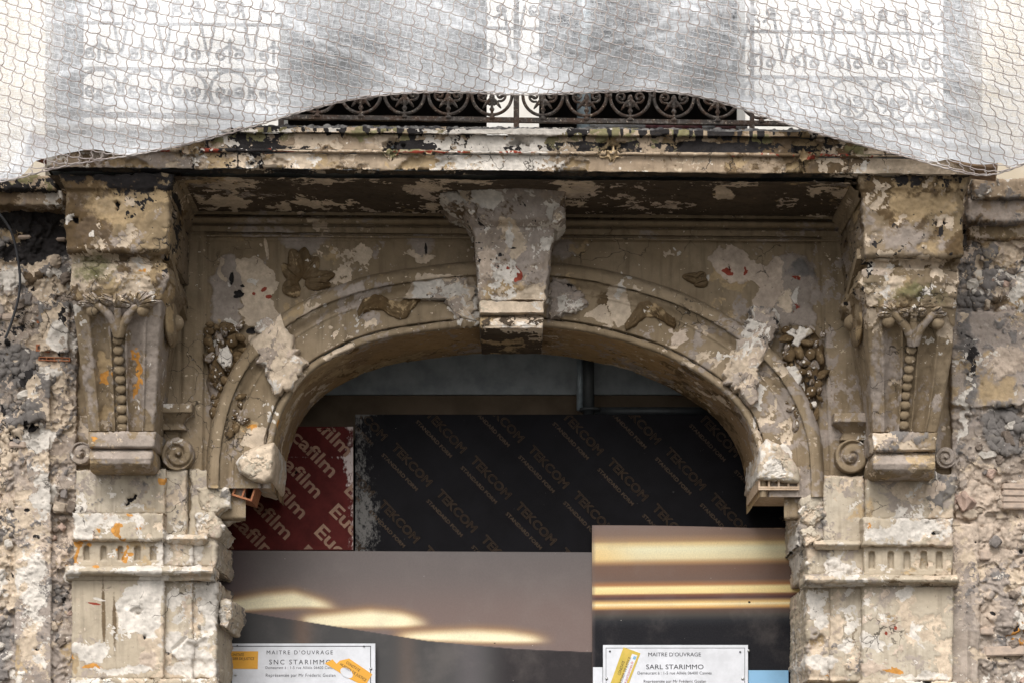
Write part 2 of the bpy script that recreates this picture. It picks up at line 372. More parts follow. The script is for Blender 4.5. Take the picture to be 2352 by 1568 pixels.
def loft(name, rows, mat, parent, zone, step=3.0, back=0.0, nx=70, front=None, label=None, under=None, **kw):
    # rows: (py, xl, xr, depth) ; front(u, py) -> extra depth over the face ; u in 0..1
    rows = np.array(rows, float); ys = []
    for a, b in zip(rows[:-1, 0], rows[1:, 0]): ys += list(np.linspace(a, b, max(2, int((b - a) / step) + 1))[:-1])
    ys = np.array(ys + [rows[-1, 0]])
    xl, xr, dp = (np.interp(ys, rows[:, 0], rows[:, k]) for k in (1, 2, 3))
    u = np.linspace(0, 1, nx)[None]; px = xl[:, None] * (1 - u) + xr[:, None] * u; py = ys[:, None] + 0 * u
    dd = dp[:, None] + 0 * u
    if front is not None: dd = dd + front(u + 0 * px, py)
    e = np.minimum(px - xl[:, None], xr[:, None] - px); dd = dd + 0.010 * (1 - np.clip(e / 6, 0, 1)) ** 2
    V = U(px, py, dd); ns = 26
    Lf = np.repeat(V[:, :1], ns, 1); Rt = np.repeat(V[:, -1:], ns, 1); t = np.linspace(0, 1, ns + 1)[:-1]
    Lf[..., 1] = back + (Lf[..., 1] - back) * t[None]; Rt[..., 1] = back + (Rt[..., 1] - back) * t[::-1][None]
    V = np.concatenate([Lf, V, Rt], 1)
    m = V.shape[1]
    for end, kdep in ((0, back), (-1, back if under is None else under)):
        row = V[end].copy(); nb = 22; add = np.repeat(row[None], nb, 0); tt = np.linspace(0, 1, nb + 1)[1:]
        add[..., 1] = row[None, :, 1] + (np.maximum(kdep, row[None, :, 1]) - row[None, :, 1]) * tt[:, None]
        V = np.concatenate([add[::-1], V], 0) if end == 0 else np.concatenate([V, add], 0)
    return weathered(name, V.reshape(-1, 3), gridq(V.shape[0], m), mat, parent, zone, label, **kw)
def sweep_px(name, path, nrm, prof, mat, parent, zone, label=None, **kw):
    # path (n,2) px, nrm (n,2) outward; prof: list of (offset px, depth, hold) ; hold=1 keeps X,Z of offset 0 at depth -0.05
    n = len(path); rows = []
    for (o, d, hold) in prof:
        if hold:
            v = U(path[:, 0], path[:, 1], -0.05); v = v.copy(); v[:, 1] = d
        else: v = U(path[:, 0] + nrm[:, 0] * o, path[:, 1] + nrm[:, 1] * o, d)
        rows.append(v)
    V = np.stack(rows, 1)
    return weathered(name, V.reshape(-1, 3), gridq(n, len(prof)), mat, parent, zone, label, **kw)
def dense(pts, step):
    out = []
    for a, b in zip(pts[:-1], pts[1:]):
        a = np.array(a, float); b = np.array(b, float)
        d = max(abs(b[0] - a[0]), abs(b[1] - a[1]) * 420); k = max(1, int(d / step))
        out += [a + (b - a) * i / k for i in range(k)]
    return np.array(out + [np.array(pts[-1], float)])

k5 = (0.3354, 782.6, 521.8); k4 = (0.3354, 0, 521.8); k6 = (0.3354, 1563.5, 521.8); k750 = (0.1625, 455, 533.9); k25 = (0.2064, 1516.8, 533.9)
k7 = (0.3354, 0, 1043.5); k8 = (0.3354, 1563.5, 1043.5)
# spandrels and arch, left
SP = ('spandrel', 'arch')
G('pl', zpts([(600, 420), (780, 330), (930, 470), (1050, 600), (1110, 720), (1090, 900), (1000, 960), (1040, 1050), (1080, 1120), (1150, 1180), (1000, 1260), (760, 1330), (640, 1290), (620, 800)], *k750), 8, 0.012, SP)
G('li', zpts([(200, 600), (330, 370), (540, 330), (640, 420), (620, 1290), (200, 1290), (190, 1000), (210, 800)], *k750), 8, 0.014, SP)
E('wh', 520, 650, 8, 14, 20, z=SP); E('wh', 540, 745, 14, 8, z=SP); E('wh', 585, 650, 12, 10, z=SP, soft=20); E('pl', 505, 625, 8, 22, z=SP)
E('rd', 607, 665, 7, 4, 40, z=SP, soft=5); E('rd', 618, 682, 8, 4, z=SP, soft=5); E('rd', 583, 675, 3, 3, z=SP, soft=4)
E('dk', 532, 640, 4, 12, z=SP, soft=5, lift=-0.02); E('dk', 552, 668, 6, 6, z=SP, soft=5, lift=-0.02)
G('pl', zpts([(1750, 750), (1830, 700), (1920, 600), (1960, 700), (2000, 780), (2050, 870), (2110, 940), (2060, 1000), (1990, 1080), (1920, 1160), (1880, 1130), (1840, 1030), (1790, 940), (1750, 880), (1720, 760)], *k4), 8, 0.02, SP)
E('wh', 606, 745, 16, 12, z=SP, lift=0.03, soft=14); E('dk', 592, 760, 14, 8, 30, z=SP, soft=10, lift=-0.02); E('or', 617, 745, 5, 10, z=SP, soft=6)
E('dk', 632, 800, 22, 1.6, -40, z=SP, soft=3, lift=-0.012)
E('li', 700, 555, 56, 20, z=SP, soft=12, lift=0.004); E('oc', 760, 584, 12, 18, z=SP, soft=12); E('oc', 560, 543, 40, 5, z=SP, soft=10)
E('li', 964, 562, 38, 22, z=SP, soft=14, lift=0.004); E('pl', 968, 590, 34, 10, -8, z=SP, soft=14); E('dk', 978, 572, 2, 8, z=SP, soft=4)
E('oc', 672, 712, 28, 9, 40, z=SP, soft=8); E('pl', 612, 570, 4, 22, 10, z=SP, soft=6)
E('oc', 567, 977, 21, 20, 30, z=('arch',), soft=8); E('or', 572, 984, 12, 9, 30, z=('arch',), soft=14)
G('pl', zpts([(430, 490), (500, 340), (620, 320), (890, 340), (930, 420), (930, 480), (820, 470), (720, 450), (620, 440), (550, 460), (500, 510)], *k5), 7, 0.01, SP)
G('wh', zpts([(720, 460), (800, 470), (940, 420), (945, 660), (890, 680), (820, 670), (740, 560)], *k5), 8, 0.03, SP)
E('wh', 940, 690, 14, 6, 30, z=SP, soft=8); E('dk', 1052, 690, 18, 9, 20, z=SP, soft=14, lift=-0.03); E('dk', 1084, 712, 8, 16, z=SP, soft=12, lift=-0.02)
E('pl', 995, 715, 10, 6, z=SP, soft=6); E('pl', 855, 752, 20, 8, -20, z=SP, soft=8); E('pl', 808, 765, 10, 5, -30, z=SP, soft=7)
E('or', 640, 975, 4, 9, z=SP); E('wh', 640, 945, 5, 12, 15, z=('arch',), soft=5); E('wh', 628, 962, 6, 8, z=('arch',), soft=5)
# right side of the arch
G('li', zpts([(1430, 330), (1560, 380), (1650, 450), (1670, 530), (1560, 600), (1420, 640)], *k5), 8, 0.012, SP)
E('wh', 1275, 690, 22, 18, z=SP, soft=14, lift=0.02); E('dk', 1300, 670, 22, 5, 20, z=SP, soft=12, lift=-0.02); E('wh', 1318, 698, 12, 9, z=SP, soft=8)
G('pl', zpts([(1850, 390), (1940, 360), (1960, 430), (1985, 600), (1920, 695), (1850, 620), (1840, 470)], *k5), 7, 0.012, SP); E('wh', 1428, 660, 10, 22, z=SP, soft=16)
G('pl', zpts([(1650, 620), (1740, 540), (1830, 510), (1850, 600), (1880, 690), (1780, 660)], *k5), 8, None, SP)
E('br', 1395, 690, 30, 16, z=SP, soft=18)
E('pl', 1458, 676, 8, 9, z=SP, soft=5); E('pl', 1380, 758, 24, 5, 12, z=SP, soft=6); E('pl', 1540, 792, 34, 8, 20, z=SP, soft=9); E('pl', 1600, 830, 40, 7, 34, z=SP, soft=8); E('pk', 1555, 775, 20, 18, z=SP, soft=9)
E('oc', 1325, 565, 30, 9, 30, z=SP, soft=10); E('oc', 1315, 645, 5, 10, z=SP, soft=6); E('li', 1290, 575, 30, 30, z=SP, soft=22)
E('pl', 1534, 592, 5, 5, z=SP, soft=4); E('wh', 1551, 585, 8, 6, z=SP, soft=5); E('pl', 1630, 750, 7, 8, z=SP, soft=5); E('pl', 1600, 755, 12, 5, z=SP, soft=5)
G('pk', zpts([(540, 290), (640, 120), (760, 140), (1000, 240), (1050, 340), (1180, 370), (1280, 270), (1360, 320), (1360, 560), (1340, 650), (1280, 780), (1240, 850), (1040, 820), (1060, 700), (1120, 580), (1000, 560), (850, 560), (700, 500), (560, 380)], *k25), 7, 0.006, SP)
E('oc', 1690, 648, 24, 12, 10, z=SP, soft=8); E('oc', 1645, 628, 22, 17, 30, z=SP, soft=5); E('rd', 1675, 617, 9, 8, z=SP, soft=5); E('rd', 1706, 618, 8, 8, z=SP, soft=7); E('wh', 1625, 640, 4, 10, -20, z=SP, soft=4)
E('dk', 1675, 616, 1.5, 6, z=SP, soft=3, lift=-0.02)
G('li', zpts([(1300, 280), (1450, 240), (1600, 260), (1720, 330), (1720, 500), (1680, 600), (1660, 800), (1740, 940), (1730, 1060), (1600, 1050), (1380, 1100), (1300, 1050), (1250, 850), (1340, 650), (1360, 500), (1340, 330)], *k25), 8, 0.016, SP)
E('gr', 1840, 615, 26, 16, z=SP, soft=20); E('pl', 1800, 690, 14, 30, z=SP, soft=20); E('wh', 1824, 684, 8, 18, z=SP, soft=10); E('rd', 1826, 635, 5, 6, z=SP, soft=4, lift=-0.02); E('rd', 1826, 708, 6, 5, z=SP, soft=4, lift=-0.02)
G('wh', zpts([(1050, 820), (1150, 830), (1240, 880), (1330, 1000), (1270, 1180), (1100, 1190), (920, 1150), (980, 1000)], *k25), 14, 0.045, SP)
E('gr', 1745, 738, 30, 14, -30, z=SP, soft=22); E('or', 1750, 757, 18, 5, 35, z=SP, soft=5, lift=-0.03); E('dk', 1752, 756, 9, 2.4, 35, z=SP, soft=4, lift=-0.03)
G('pl', zpts([(300, 1000), (350, 880), (390, 800), (440, 750), (520, 740), (600, 790), (610, 860), (540, 950), (530, 1080), (545, 1190), (470, 1240), (440, 1200), (380, 1110), (310, 1060)], *k6), 8, 0.02, SP)
E('gr', 1735, 790, 20, 6, 45, z=SP, soft=8, lift=-0.015); E('wh', 1742, 880, 7, 40, -12, z=SP, soft=7); E('wh', 1733, 930, 7, 12, 10, z=SP, soft=6); E('wh', 1733, 970, 3, 14, z=SP, soft=4)
E('pl', 1782, 925, 3, 12, z=SP, soft=4); E('pl', 1770, 968, 9, 3, z=SP, soft=4); E('pl', 1818, 1012, 7, 12, z=SP, soft=5); E('wh', 1650, 818, 4, 10, z=SP, soft=4); E('pl', 1640, 825, 24, 8, 25, z=SP, soft=8)
E('wh', 1775, 1050, 40, 45, z=SP, soft=14, lift=0.012); E('pl', 590, 1010, 34, 24, z=SP, soft=14)
for i in range(90):
    a = random.random()
    E(random.choice(['pl', 'pl', 'wh', 'oc', 'li']), 480 + random.random() * 1400, 545 + random.random() * 420, 1.5 + 3.5 * random.random() ** 2, 1.5 + 3.5 * random.random() ** 2, random.random() * 90, 3, None, SP)
# keystone
KS = ('keystone',)
E('wh', 1110, 462, 40, 18, z=KS, soft=20); E('wh', 1275, 488, 22, 30, z=KS, soft=20); E('br', 1090, 452, 30, 10, z=KS, soft=15); E('pl', 1178, 535, 36, 26, z=KS, soft=16); E('wh', 1172, 552, 18, 14, z=KS, soft=8, lift=0.01)
E('br', 1156, 549, 5, 7, 25, z=KS, soft=4, lift=-0.02); E('dk', 1178, 570, 7, 2, z=KS, soft=3); E('rd', 1155, 628, 8, 12, -30, z=KS, soft=8); E('rd', 1193, 626, 12, 14, z=KS, soft=7)
E('br', 1165, 672, 50, 18, z=KS, soft=26); E('oc', 1165, 668, 40, 12, z=KS, soft=30); E('pl', 1175, 706, 80, 11, z=KS, soft=8); E('pl', 1175, 746, 80, 13, z=KS, soft=8); E('wh', 1175, 742, 60, 7, z=KS, soft=22)
E('li', 1180, 490, 80, 40, z=KS, soft=40); E('li', 1210, 590, 40, 30, z=KS, soft=30); E('pk', 1120, 600, 20, 40, z=KS, soft=26)
# corbels
CL = ('corbel_a', 'corbel_a_top'); CR = ('corbel_b', 'corbel_b_top')
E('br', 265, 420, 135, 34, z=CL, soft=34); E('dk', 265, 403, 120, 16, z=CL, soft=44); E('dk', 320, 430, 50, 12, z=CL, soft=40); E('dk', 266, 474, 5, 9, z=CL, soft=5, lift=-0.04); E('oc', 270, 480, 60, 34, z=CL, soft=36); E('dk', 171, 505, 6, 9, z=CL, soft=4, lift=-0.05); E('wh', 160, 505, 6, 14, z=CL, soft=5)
E('br', 265, 590, 100, 12, z=CL, soft=16); E('pl', 330, 605, 34, 22, z=CL, soft=18); E('wh', 320, 603, 10, 9, z=CL, soft=5); E('or', 323, 620, 7, 7, z=CL, soft=5); E('wh', 205, 540, 9, 9, z=CL, soft=6); E('mo', 210, 620, 40, 20, z=CL, soft=50); E('pl', 330, 655, 30, 12, z=CL, soft=20); E('wh', 340, 668, 14, 5, z=CL, soft=9)
E('oc', 235, 840, 11, 26, -8, z=CL, soft=7); E('or', 241, 862, 10, 16, z=CL, soft=6); E('oc', 244, 942, 11, 18, z=CL, soft=7); E('or', 313, 850, 8, 50, 3, z=CL, soft=6); E('or', 315, 885, 8, 22, z=CL, soft=6)
E('li', 352, 860, 12, 110, 2, z=CL, soft=16); E('li', 210, 880, 9, 110, 4, z=CL, soft=16); E('wh', 178, 710, 11, 16, z=CL, soft=7); E('wh', 185, 742, 9, 6, z=CL, soft=6); E('li', 280, 1010, 80, 17, z=CL, soft=14); E('li', 280, 1050, 80, 20, z=CL, soft=14); E('oc', 240, 1070, 70, 8, z=CL, soft=14); E('or', 215, 1020, 8, 9, z=CL, soft=10)
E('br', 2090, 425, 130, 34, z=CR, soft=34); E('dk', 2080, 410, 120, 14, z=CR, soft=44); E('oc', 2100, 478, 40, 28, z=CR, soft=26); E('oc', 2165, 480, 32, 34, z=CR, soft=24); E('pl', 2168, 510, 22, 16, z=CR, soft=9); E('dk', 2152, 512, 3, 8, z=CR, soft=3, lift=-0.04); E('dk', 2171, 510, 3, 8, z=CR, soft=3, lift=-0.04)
E('li', 2070, 550, 60, 24, z=CR, soft=40); E('oc', 2140, 572, 50, 12, z=CR, soft=14); E('pk', 2010, 628, 30, 16, z=CR, soft=12); E('pl', 2030, 610, 14, 10, z=CR, soft=8); E('dk', 2046, 632, 6, 2, z=CR, soft=3, lift=-0.02); E('pl', 2120, 600, 50, 8, z=CR, soft=14); E('mo', 2090, 670, 70, 26, z=CR, soft=60)
E('pl', 2172, 755, 12, 38, 8, z=CR, soft=8); E('li', 2015, 850, 9, 130, -2, z=CR, soft=20); E('li', 2040, 830, 7, 80, z=CR, soft=18); E('li', 2070, 1010, 70, 12, z=CR, soft=16); E('li', 2070, 1060, 60, 18, z=CR, soft=20); E('pl', 2110, 1035, 40, 14, z=CR, soft=20); E('wh', 2008, 1030, 6, 26, z=CR, soft=9)
# pilasters
PL = ('pilaster_a',); PR = ('pilaster_b',)
for (x, y, a, b) in ((265, 1222, 11, 12), (233, 1214, 5, 6), (200, 1236, 14, 4), (283, 1226, 8, 6), (178, 1262, 8, 30), (287, 1282, 8, 18), (205, 1250, 6, 4), (320, 1212, 6, 3), (155, 1272, 10, 15), (145, 1435, 12, 18), (141, 1508, 18, 28), (212, 1528, 18, 12), (228, 1536, 9, 12), (262, 1270, 5, 5), (220, 1300, 7, 3), (300, 1272, 8, 4)):
    E('or', x, y, a, b, z=PL, soft=6)
G('wh', zpts([(800, 1000), (850, 920), (960, 880), (1120, 870), (1110, 1150), (1050, 1180), (1060, 1220), (990, 1230), (880, 1190), (820, 1150)], *k7), 8, None, PL)
E('br', 238, 1415, 4, 80, 1, z=PL, soft=4); E('br', 263, 1430, 4, 65, 1, z=PL, soft=5, lift=-0.004); E('wh', 225, 1375, 14, 3, -14, z=PL, soft=4); E('rd', 215, 1385, 14, 2, -10, z=PL, soft=3); E('br', 315, 1403, 10, 10, z=PL, soft=5, lift=-0.02); E('dk', 316, 1406, 6, 3, z=PL, soft=3, lift=-0.03); E('pk', 340, 1406, 8, 9, z=PL, soft=6); E('dk', 331, 1462, 3, 5, z=PL, soft=3, lift=-0.02)
E('wh', 205, 1495, 44, 16, z=PL, soft=14, lift=0.006); E('wh', 290, 1540, 60, 12, z=PL, soft=22); E('pk', 340, 1520, 26, 30, z=PL, soft=18); E('oc', 172, 1525, 14, 14, z=PL, soft=5); E('wh', 270, 1195, 90, 14, z=PL, soft=40); E('wh', 195, 1205, 18, 22, z=PL, soft=10); E('wh', 222, 1190, 14, 14, z=PL, soft=10)
E('wh', 455, 1275, 18, 34, z=PL, soft=14, lift=0.012); E('wh', 470, 1220, 24, 16, z=PL, soft=16, lift=0.02); E('wh', 372, 1250, 14, 40, z=PL, soft=14); E('wh', 400, 1375, 16, 28, z=PL, soft=10); E('wh', 490, 1380, 18, 55, z=PL, soft=12, lift=0.012); E('pl', 455, 1420, 20, 26, z=PL, soft=10); E('wh', 430, 1490, 60, 26, -30, z=PL, soft=18, lift=0.02); E('gr', 450, 1465, 24, 12, 20, z=PL, soft=12, lift=0.02); E('wh', 450, 1540, 70, 20, z=PL, soft=18); E('dk', 405, 1485, 26, 4, 40, z=PL, soft=6, lift=-0.02)
E('dk', 295, 1143, 8, 6, 20, z=PL, soft=4, lift=-0.03); E('wh', 310, 1160, 20, 5, z=PL, soft=8); E('or', 365, 1108, 14, 7, z=PL, soft=9); E('wh', 172, 1310, 18, 10, z=PL, soft=7, lift=0.012); E('wh', 365, 1318, 18, 14, z=PL, soft=12, lift=0.01); E('pl', 480, 1325, 26, 8, 10, z=PL, soft=8)
E('dk', 140, 1170, 14, 18, z=PL, soft=12, lift=-0.04)
for (x, y, a, b) in ((2050, 1537, 24, 9), (1997, 1208, 4, 8), (2000, 1222, 4, 5)): E('or', x, y, a, b, z=PR, soft=5)
E('wh', 1872, 1385, 20, 40, -10, z=PR, soft=9); E('wh', 1885, 1420, 18, 30, -20, z=PR, soft=9); E('oc', 1880, 1475, 30, 16, z=PR, soft=9, lift=-0.025); E('wh', 1880, 1525, 50, 22, z=PR, soft=16, lift=0.02); E('or', 1888, 1535, 6, 18, z=PR, soft=6); E('gr', 1965, 1535, 14, 18, z=PR, soft=10, lift=0.015); E('wh', 1943, 1480, 16, 20, z=PR, soft=6); E('br', 1958, 1470, 7, 34, -18, z=PR, soft=10)
E('wh', 2000, 1475, 22, 24, z=PR, soft=7); E('pk', 2010, 1530, 30, 22, z=PR, soft=14); E('wh', 2100, 1560, 70, 12, z=PR, soft=14); E('pl', 2090, 1430, 24, 60, 8, z=PR, soft=26); E('wh', 2080, 1365, 22, 16, 40, z=PR, soft=16); E('wh', 2110, 1450, 10, 40, 15, z=PR, soft=12); E('li', 2040, 1365, 34, 24, z=PR, soft=20); E('pl', 2178, 1400, 10, 12, z=PR, soft=5); E('rd', 2057, 1441, 4, 4, z=PR, soft=2); E('rd', 2035, 1453, 4, 4, z=PR, soft=2); E('oc', 2048, 1420, 9, 14, z=PR, soft=5)
E('wh', 1918, 1300, 30, 26, z=PR, soft=12, lift=0.035); E('gr', 1922, 1290, 16, 10, z=PR, soft=10, lift=0.01); E('wh', 1830, 1265, 16, 50, z=PR, soft=14, lift=0.02); E('pl', 2090, 1130, 42, 26, 5, z=PR, soft=8); E('wh', 2068, 1178, 22, 8, 10, z=PR, soft=6); E('gr', 2145, 1130, 36, 44, z=PR, soft=12, lift=0.02); E('pk', 2140, 1120, 24, 24, z=PR, soft=20); E('pl', 2120, 1230, 40, 8, 10, z=PR, soft=10); E('dk', 2150, 1223, 10, 4, z=PR, soft=3, lift=-0.02); E('wh', 2080, 1215, 90, 24, z=PR, soft=50)
E('dk', 2212, 1375, 10, 12, z=PR, soft=5, lift=-0.05); E('mo', 2208, 1368, 16, 20, z=PR, soft=10)
E('br', 1832, 1164, 20, 9, z=PR, soft=5, lift=-0.03); E('or', 1834, 1168, 12, 4, z=PR, soft=6)
# side walls
WL = ('wall_a',); WR = ('wall_b',)
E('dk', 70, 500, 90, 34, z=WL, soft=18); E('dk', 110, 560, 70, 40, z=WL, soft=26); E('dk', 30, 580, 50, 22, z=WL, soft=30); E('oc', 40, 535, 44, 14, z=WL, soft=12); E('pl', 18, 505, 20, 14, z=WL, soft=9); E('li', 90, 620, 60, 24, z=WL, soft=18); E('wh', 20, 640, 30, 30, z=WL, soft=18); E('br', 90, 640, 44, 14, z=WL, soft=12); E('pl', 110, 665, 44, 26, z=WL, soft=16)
E('pl', 122, 750, 34, 58, z=WL, soft=9); E('wh', 125, 770, 20, 40, z=WL, soft=22); E('oc', 100, 720, 10, 18, z=WL, soft=10); E('dk', 143, 750, 6, 42, z=WL, soft=7); E('gr', 40, 840, 60, 60, z=WL, soft=30); E('gr', 60, 960, 60, 50, z=WL, soft=40); E('gr', 110, 880, 34, 36, z=WL, soft=10); E('wh', 95, 1010, 44, 26, z=WL, soft=14); E('dk', 85, 985, 26, 14, z=WL, soft=12, lift=-0.03); E('wh', 112, 860, 30, 8, z=WL, soft=10); E('pl', 20, 1020, 30, 40, z=WL, soft=12, lift=0.02)
E('wh', 95, 1130, 26, 60, z=WL, soft=60); E('wh', 80, 1340, 24, 90, z=WL, soft=70); E('li', 70, 1250, 40, 120, z=WL, soft=60); E('pl', 75, 1470, 34, 90, z=WL, soft=60); E('gr', 25, 1180, 40, 60, z=WL, soft=30); E('li', 100, 1400, 40, 120, z=WL, soft=60); E('wh', 5, 1335, 12, 36, z=WL, soft=5, lift=0.02); E('gr', 10, 1480, 20, 90, z=WL, soft=30); E('br', 70, 1145, 14, 10, z=WL, soft=6); E('li', 30, 1470, 16, 70, z=WL, soft=9)
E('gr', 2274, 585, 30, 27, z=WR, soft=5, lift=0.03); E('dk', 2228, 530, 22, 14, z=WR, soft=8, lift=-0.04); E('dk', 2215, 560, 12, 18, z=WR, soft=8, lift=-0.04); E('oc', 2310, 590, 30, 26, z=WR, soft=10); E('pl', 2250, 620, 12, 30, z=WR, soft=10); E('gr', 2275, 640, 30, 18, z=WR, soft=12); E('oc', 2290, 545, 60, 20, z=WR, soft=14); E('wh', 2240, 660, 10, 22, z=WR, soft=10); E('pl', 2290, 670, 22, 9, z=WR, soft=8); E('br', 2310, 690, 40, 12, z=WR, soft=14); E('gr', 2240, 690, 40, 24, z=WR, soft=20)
E('gr', 2225, 830, 18, 130, z=WR, soft=24); E('dk', 2232, 810, 12, 46, z=WR, soft=26); E('li', 2290, 800, 80, 90, z=WR, soft=40); E('pk', 2310, 830, 50, 40, z=WR, soft=40); E('oc', 2300, 900, 50, 30, z=WR, soft=30); E('gr', 2305, 985, 60, 60, z=WR, soft=20, lift=0.02); E('wh', 2210, 960, 8, 60, z=WR, soft=8); E('pk', 2260, 1120, 50, 60, z=WR, soft=40); E('pl', 2250, 1080, 50, 20, z=WR, soft=16); E('gr', 2322, 1150, 44, 16, 10, z=WR, soft=12, lift=0.02); E('pk', 2270, 1230, 50, 60, z=WR, soft=50); E('gr', 2305, 1315, 20, 12, z=WR, soft=10); E('li', 2300, 1380, 40, 70, z=WR, soft=40); E('gr', 2300, 1470, 26, 16, z=WR, soft=10); E('pk', 2270, 1400, 30, 40, z=WR, soft=30); E('or', 2340, 1450, 14, 30, z=WR, soft=20); E('pl', 2215, 1250, 12, 70, z=WR, soft=14); E('pl', 2290, 1505, 60, 16, z=WR, soft=10)  # includes a soft dark upright patch just outside the corbel
for i in range(40):
    E('gr' if i % 6 else 'dk', 2230 + random.random() * 120, 1080 + random.random() * 480, 2 + random.random() * 6, 2 + random.random() * 5, random.random() * 90, 4, -0.01, WR)
for i in range(60):
    E(random.choice(['gr', 'dk', 'wh', 'pl']), random.random() * 160, 620 + random.random() * 940, 2 + random.random() * 8, 2 + random.random() * 7, random.random() * 90, 5, random.choice([-0.012, 0.01]), WL)

# ------------------------------------------------------------------ setting
def struct(o): o['kind'] = 'structure'; return o
V, Q = box(-40, 40, -40, 30, -0.3, 0.0); struct(obj('street', V, Q, None, M_GRAVEL, None, False))

# ------------------------------------------------------------------ arch path
AP = np.array([(622, 1120), (622, 1080), (625, 1040), (634, 988), (657, 924), (704, 860), (783, 812), (850, 787), (917, 771), (1061, 752), (1176, 748), (1249, 751), (1353, 764), (1487, 800), (1571, 838), (1655, 893), (1698, 938), (1722, 980), (1738, 1025), (1744, 1080), (1744, 1140)], float)
for _ in range(4):                               # corner cutting keeps the drawn curve smooth
    a, b = AP[:-1], AP[1:]; AP = np.concatenate([AP[:1], np.stack([a * .75 + b * .25, a * .25 + b * .75], 1).reshape(-1, 2), AP[-1:]])
seg = np.r_[0, np.cumsum(np.hypot(*np.diff(AP, axis=0).T))]; tt = np.linspace(0, seg[-1], int(seg[-1] / 3))
AP = np.stack([np.interp(tt, seg, AP[:, 0]), np.interp(tt, seg, AP[:, 1])], 1)
for _ in range(12): AP[1:-1] = (AP[:-2] + 2 * AP[1:-1] + AP[2:]) / 4
tg = np.gradient(AP, axis=0); tg /= np.hypot(tg[:, 0], tg[:, 1])[:, None]; AN = np.stack([tg[:, 1], -tg[:, 0]], 1)
for _ in range(60): AN[1:-1] = (AN[:-2] + 2 * AN[1:-1] + AN[2:]) / 4
AN /= np.hypot(AN[:, 0], AN[:, 1])[:, None]

# ------------------------------------------------------------------ arched wall
WALL = thing('arched_wall', 'peeling tan stucco wall with a wide basket arch between two corbels', 'wall', (0, 0.3, 0))
hole = np.concatenate([AP + AN * 60, [(1744 + 60, 1400), (622 - 60, 1400)]])
def inhole(px, py):
    d = poly_sd(px.ravel().astype(float), py.ravel().astype(float), hole); return (d > 0).reshape(px.shape)
def sp_d(px, py):
    d = 0 * px
    l = 471 - (py - 540) * 0.012; r = 1888 + (py - 560) * 0.036
    d -= 0.022 * (ss(4, 0, px - l) + ss(-4, 0, px - r))
    d += 0.014 * np.exp(-((px - l - 3) / 2.5) ** 2) + 0.014 * np.exp(-((px - r + 3) / 2.5) ** 2)
    d += 0.02 * np.exp(-((px - l + 52) / 3) ** 2)
    d -= 0.018 * ss(556, 551, py)
    return d
relief('spandrel', 372, 1990, 530, 1190, 0.0, M_PAINT, WALL, 'spandrel', 3.2, 0.1, sp_d, mask=inhole, floor={'li': .10, 'pl': .012, 'oc': .006}, lump=.003)
prof = [(0, y, 1) for y in np.linspace(0.62, -0.028, 60)] + [(0.3, -0.034, 0), (2.5, -0.036, 0), (6, -0.02, 0)]
under = prof
bead = [(18 * (1 - math.cos(a)) / 2, -0.035 - 0.032 * math.sin(a), 0) for a in np.linspace(0, math.pi, 12)]
band = [(19, -0.020, 0), (21, -0.020, 0), (22.5, -0.045, 0)] + [(o, -0.048, 0) for o in np.linspace(25, 84, 22)] + [(86, -0.054, 0), (89, -0.056, 0), (91, -0.046, 0)] + \
       [(92 + 26 * t, -0.046 - 0.034 * math.sin(t * math.pi / 2) ** 2, 0) for t in np.linspace(0, 1, 10)]
outer = [(118.5, -0.066, 0), (119.5, -0.104, 0), (124, -0.106, 0), (130, -0.106, 0), (136, -0.104, 0), (141, -0.096, 0), (145, -0.08, 0), (148, -0.055, 0), (149.5, -0.02, 0), (151, 0.02, 0)]
sweep_px('arch_underside', AP, AN, under, M_ARCHUNDER, WALL, 'under', floor={'pl': .07, 'li': .14, 'oc': .15, 'br': .14}, label='ochre and brown flaking underside of the arch')
cut = AP[:, 1] < 1100
sweep_px('arch_bead', AP, AN, bead, M_PAINT, WALL, 'arch', floor={'pl': .12, 'li': .1}, lump=.003)
sweep_px('arch_band', AP, AN, band, M_PAINT, WALL, 'arch', floor={'pl': .035, 'li': .14, 'wh': .005}, lump=.003)
sweep_px('arch_label_moulding', AP, AN, outer, M_PAINT, WALL, 'arch', floor={'pl': .025, 'oc': .015, 'li': .12}, lump=.003)
relief('wall_core', 120, 400, 440, 1640, 0.012, M_PAINT, WALL, 'core', 5, 0.14, floor={'li': .3, 'gr': .15, 'pl': .1}, lump=.01)
relief('wall_core', 1962, 2230, 440, 1640, 0.012, M_PAINT, WALL, 'core', 5, 0.14, floor={'li': .3, 'gr': .15, 'pl': .1}, lump=.01)
# cornice moulding under the soffit, mitred to the corbel flanks
def along(name, prof, x0, x1, mat, parent, zone, step=4, tilt=0.0085, **kw):
    pf = dense(prof, 2.0); xs = np.linspace(x0, x1, int((x1 - x0) / step) + 1)
    px = xs[None, :] + 0 * pf[:, :1]; py = pf[:, :1] + tilt * (xs[None] - CX); V = U(px, py, pf[:, 1:2])
    a = V[:, :1].copy(); b = V[:, -1:].copy(); a[..., 1] = 0.02; b[..., 1] = 0.02
    a[..., 0] -= 1e-3; b[..., 0] += 1e-3
    V = np.concatenate([a, V, b], 1); n, m = V.shape[:2]
    return weathered(name, V.reshape(-1, 3), gridq(n, m), mat, parent, zone, **kw)
along('crown_moulding', [(490, -.085), (498, -.085), (499, -.03), (503, -.03), (504, -.085), (508, -.09), (515, -.075), (519, -.05), (521, -.028), (524, -.028), (525, -.05), (538, -.045), (540, -.014), (543.5, -.014), (544.5, -.040), (549, -.040), (550, .005)], 412, 1962, M_PAINT, WALL, 'crown', floor={'pl': .02, 'li': .08})
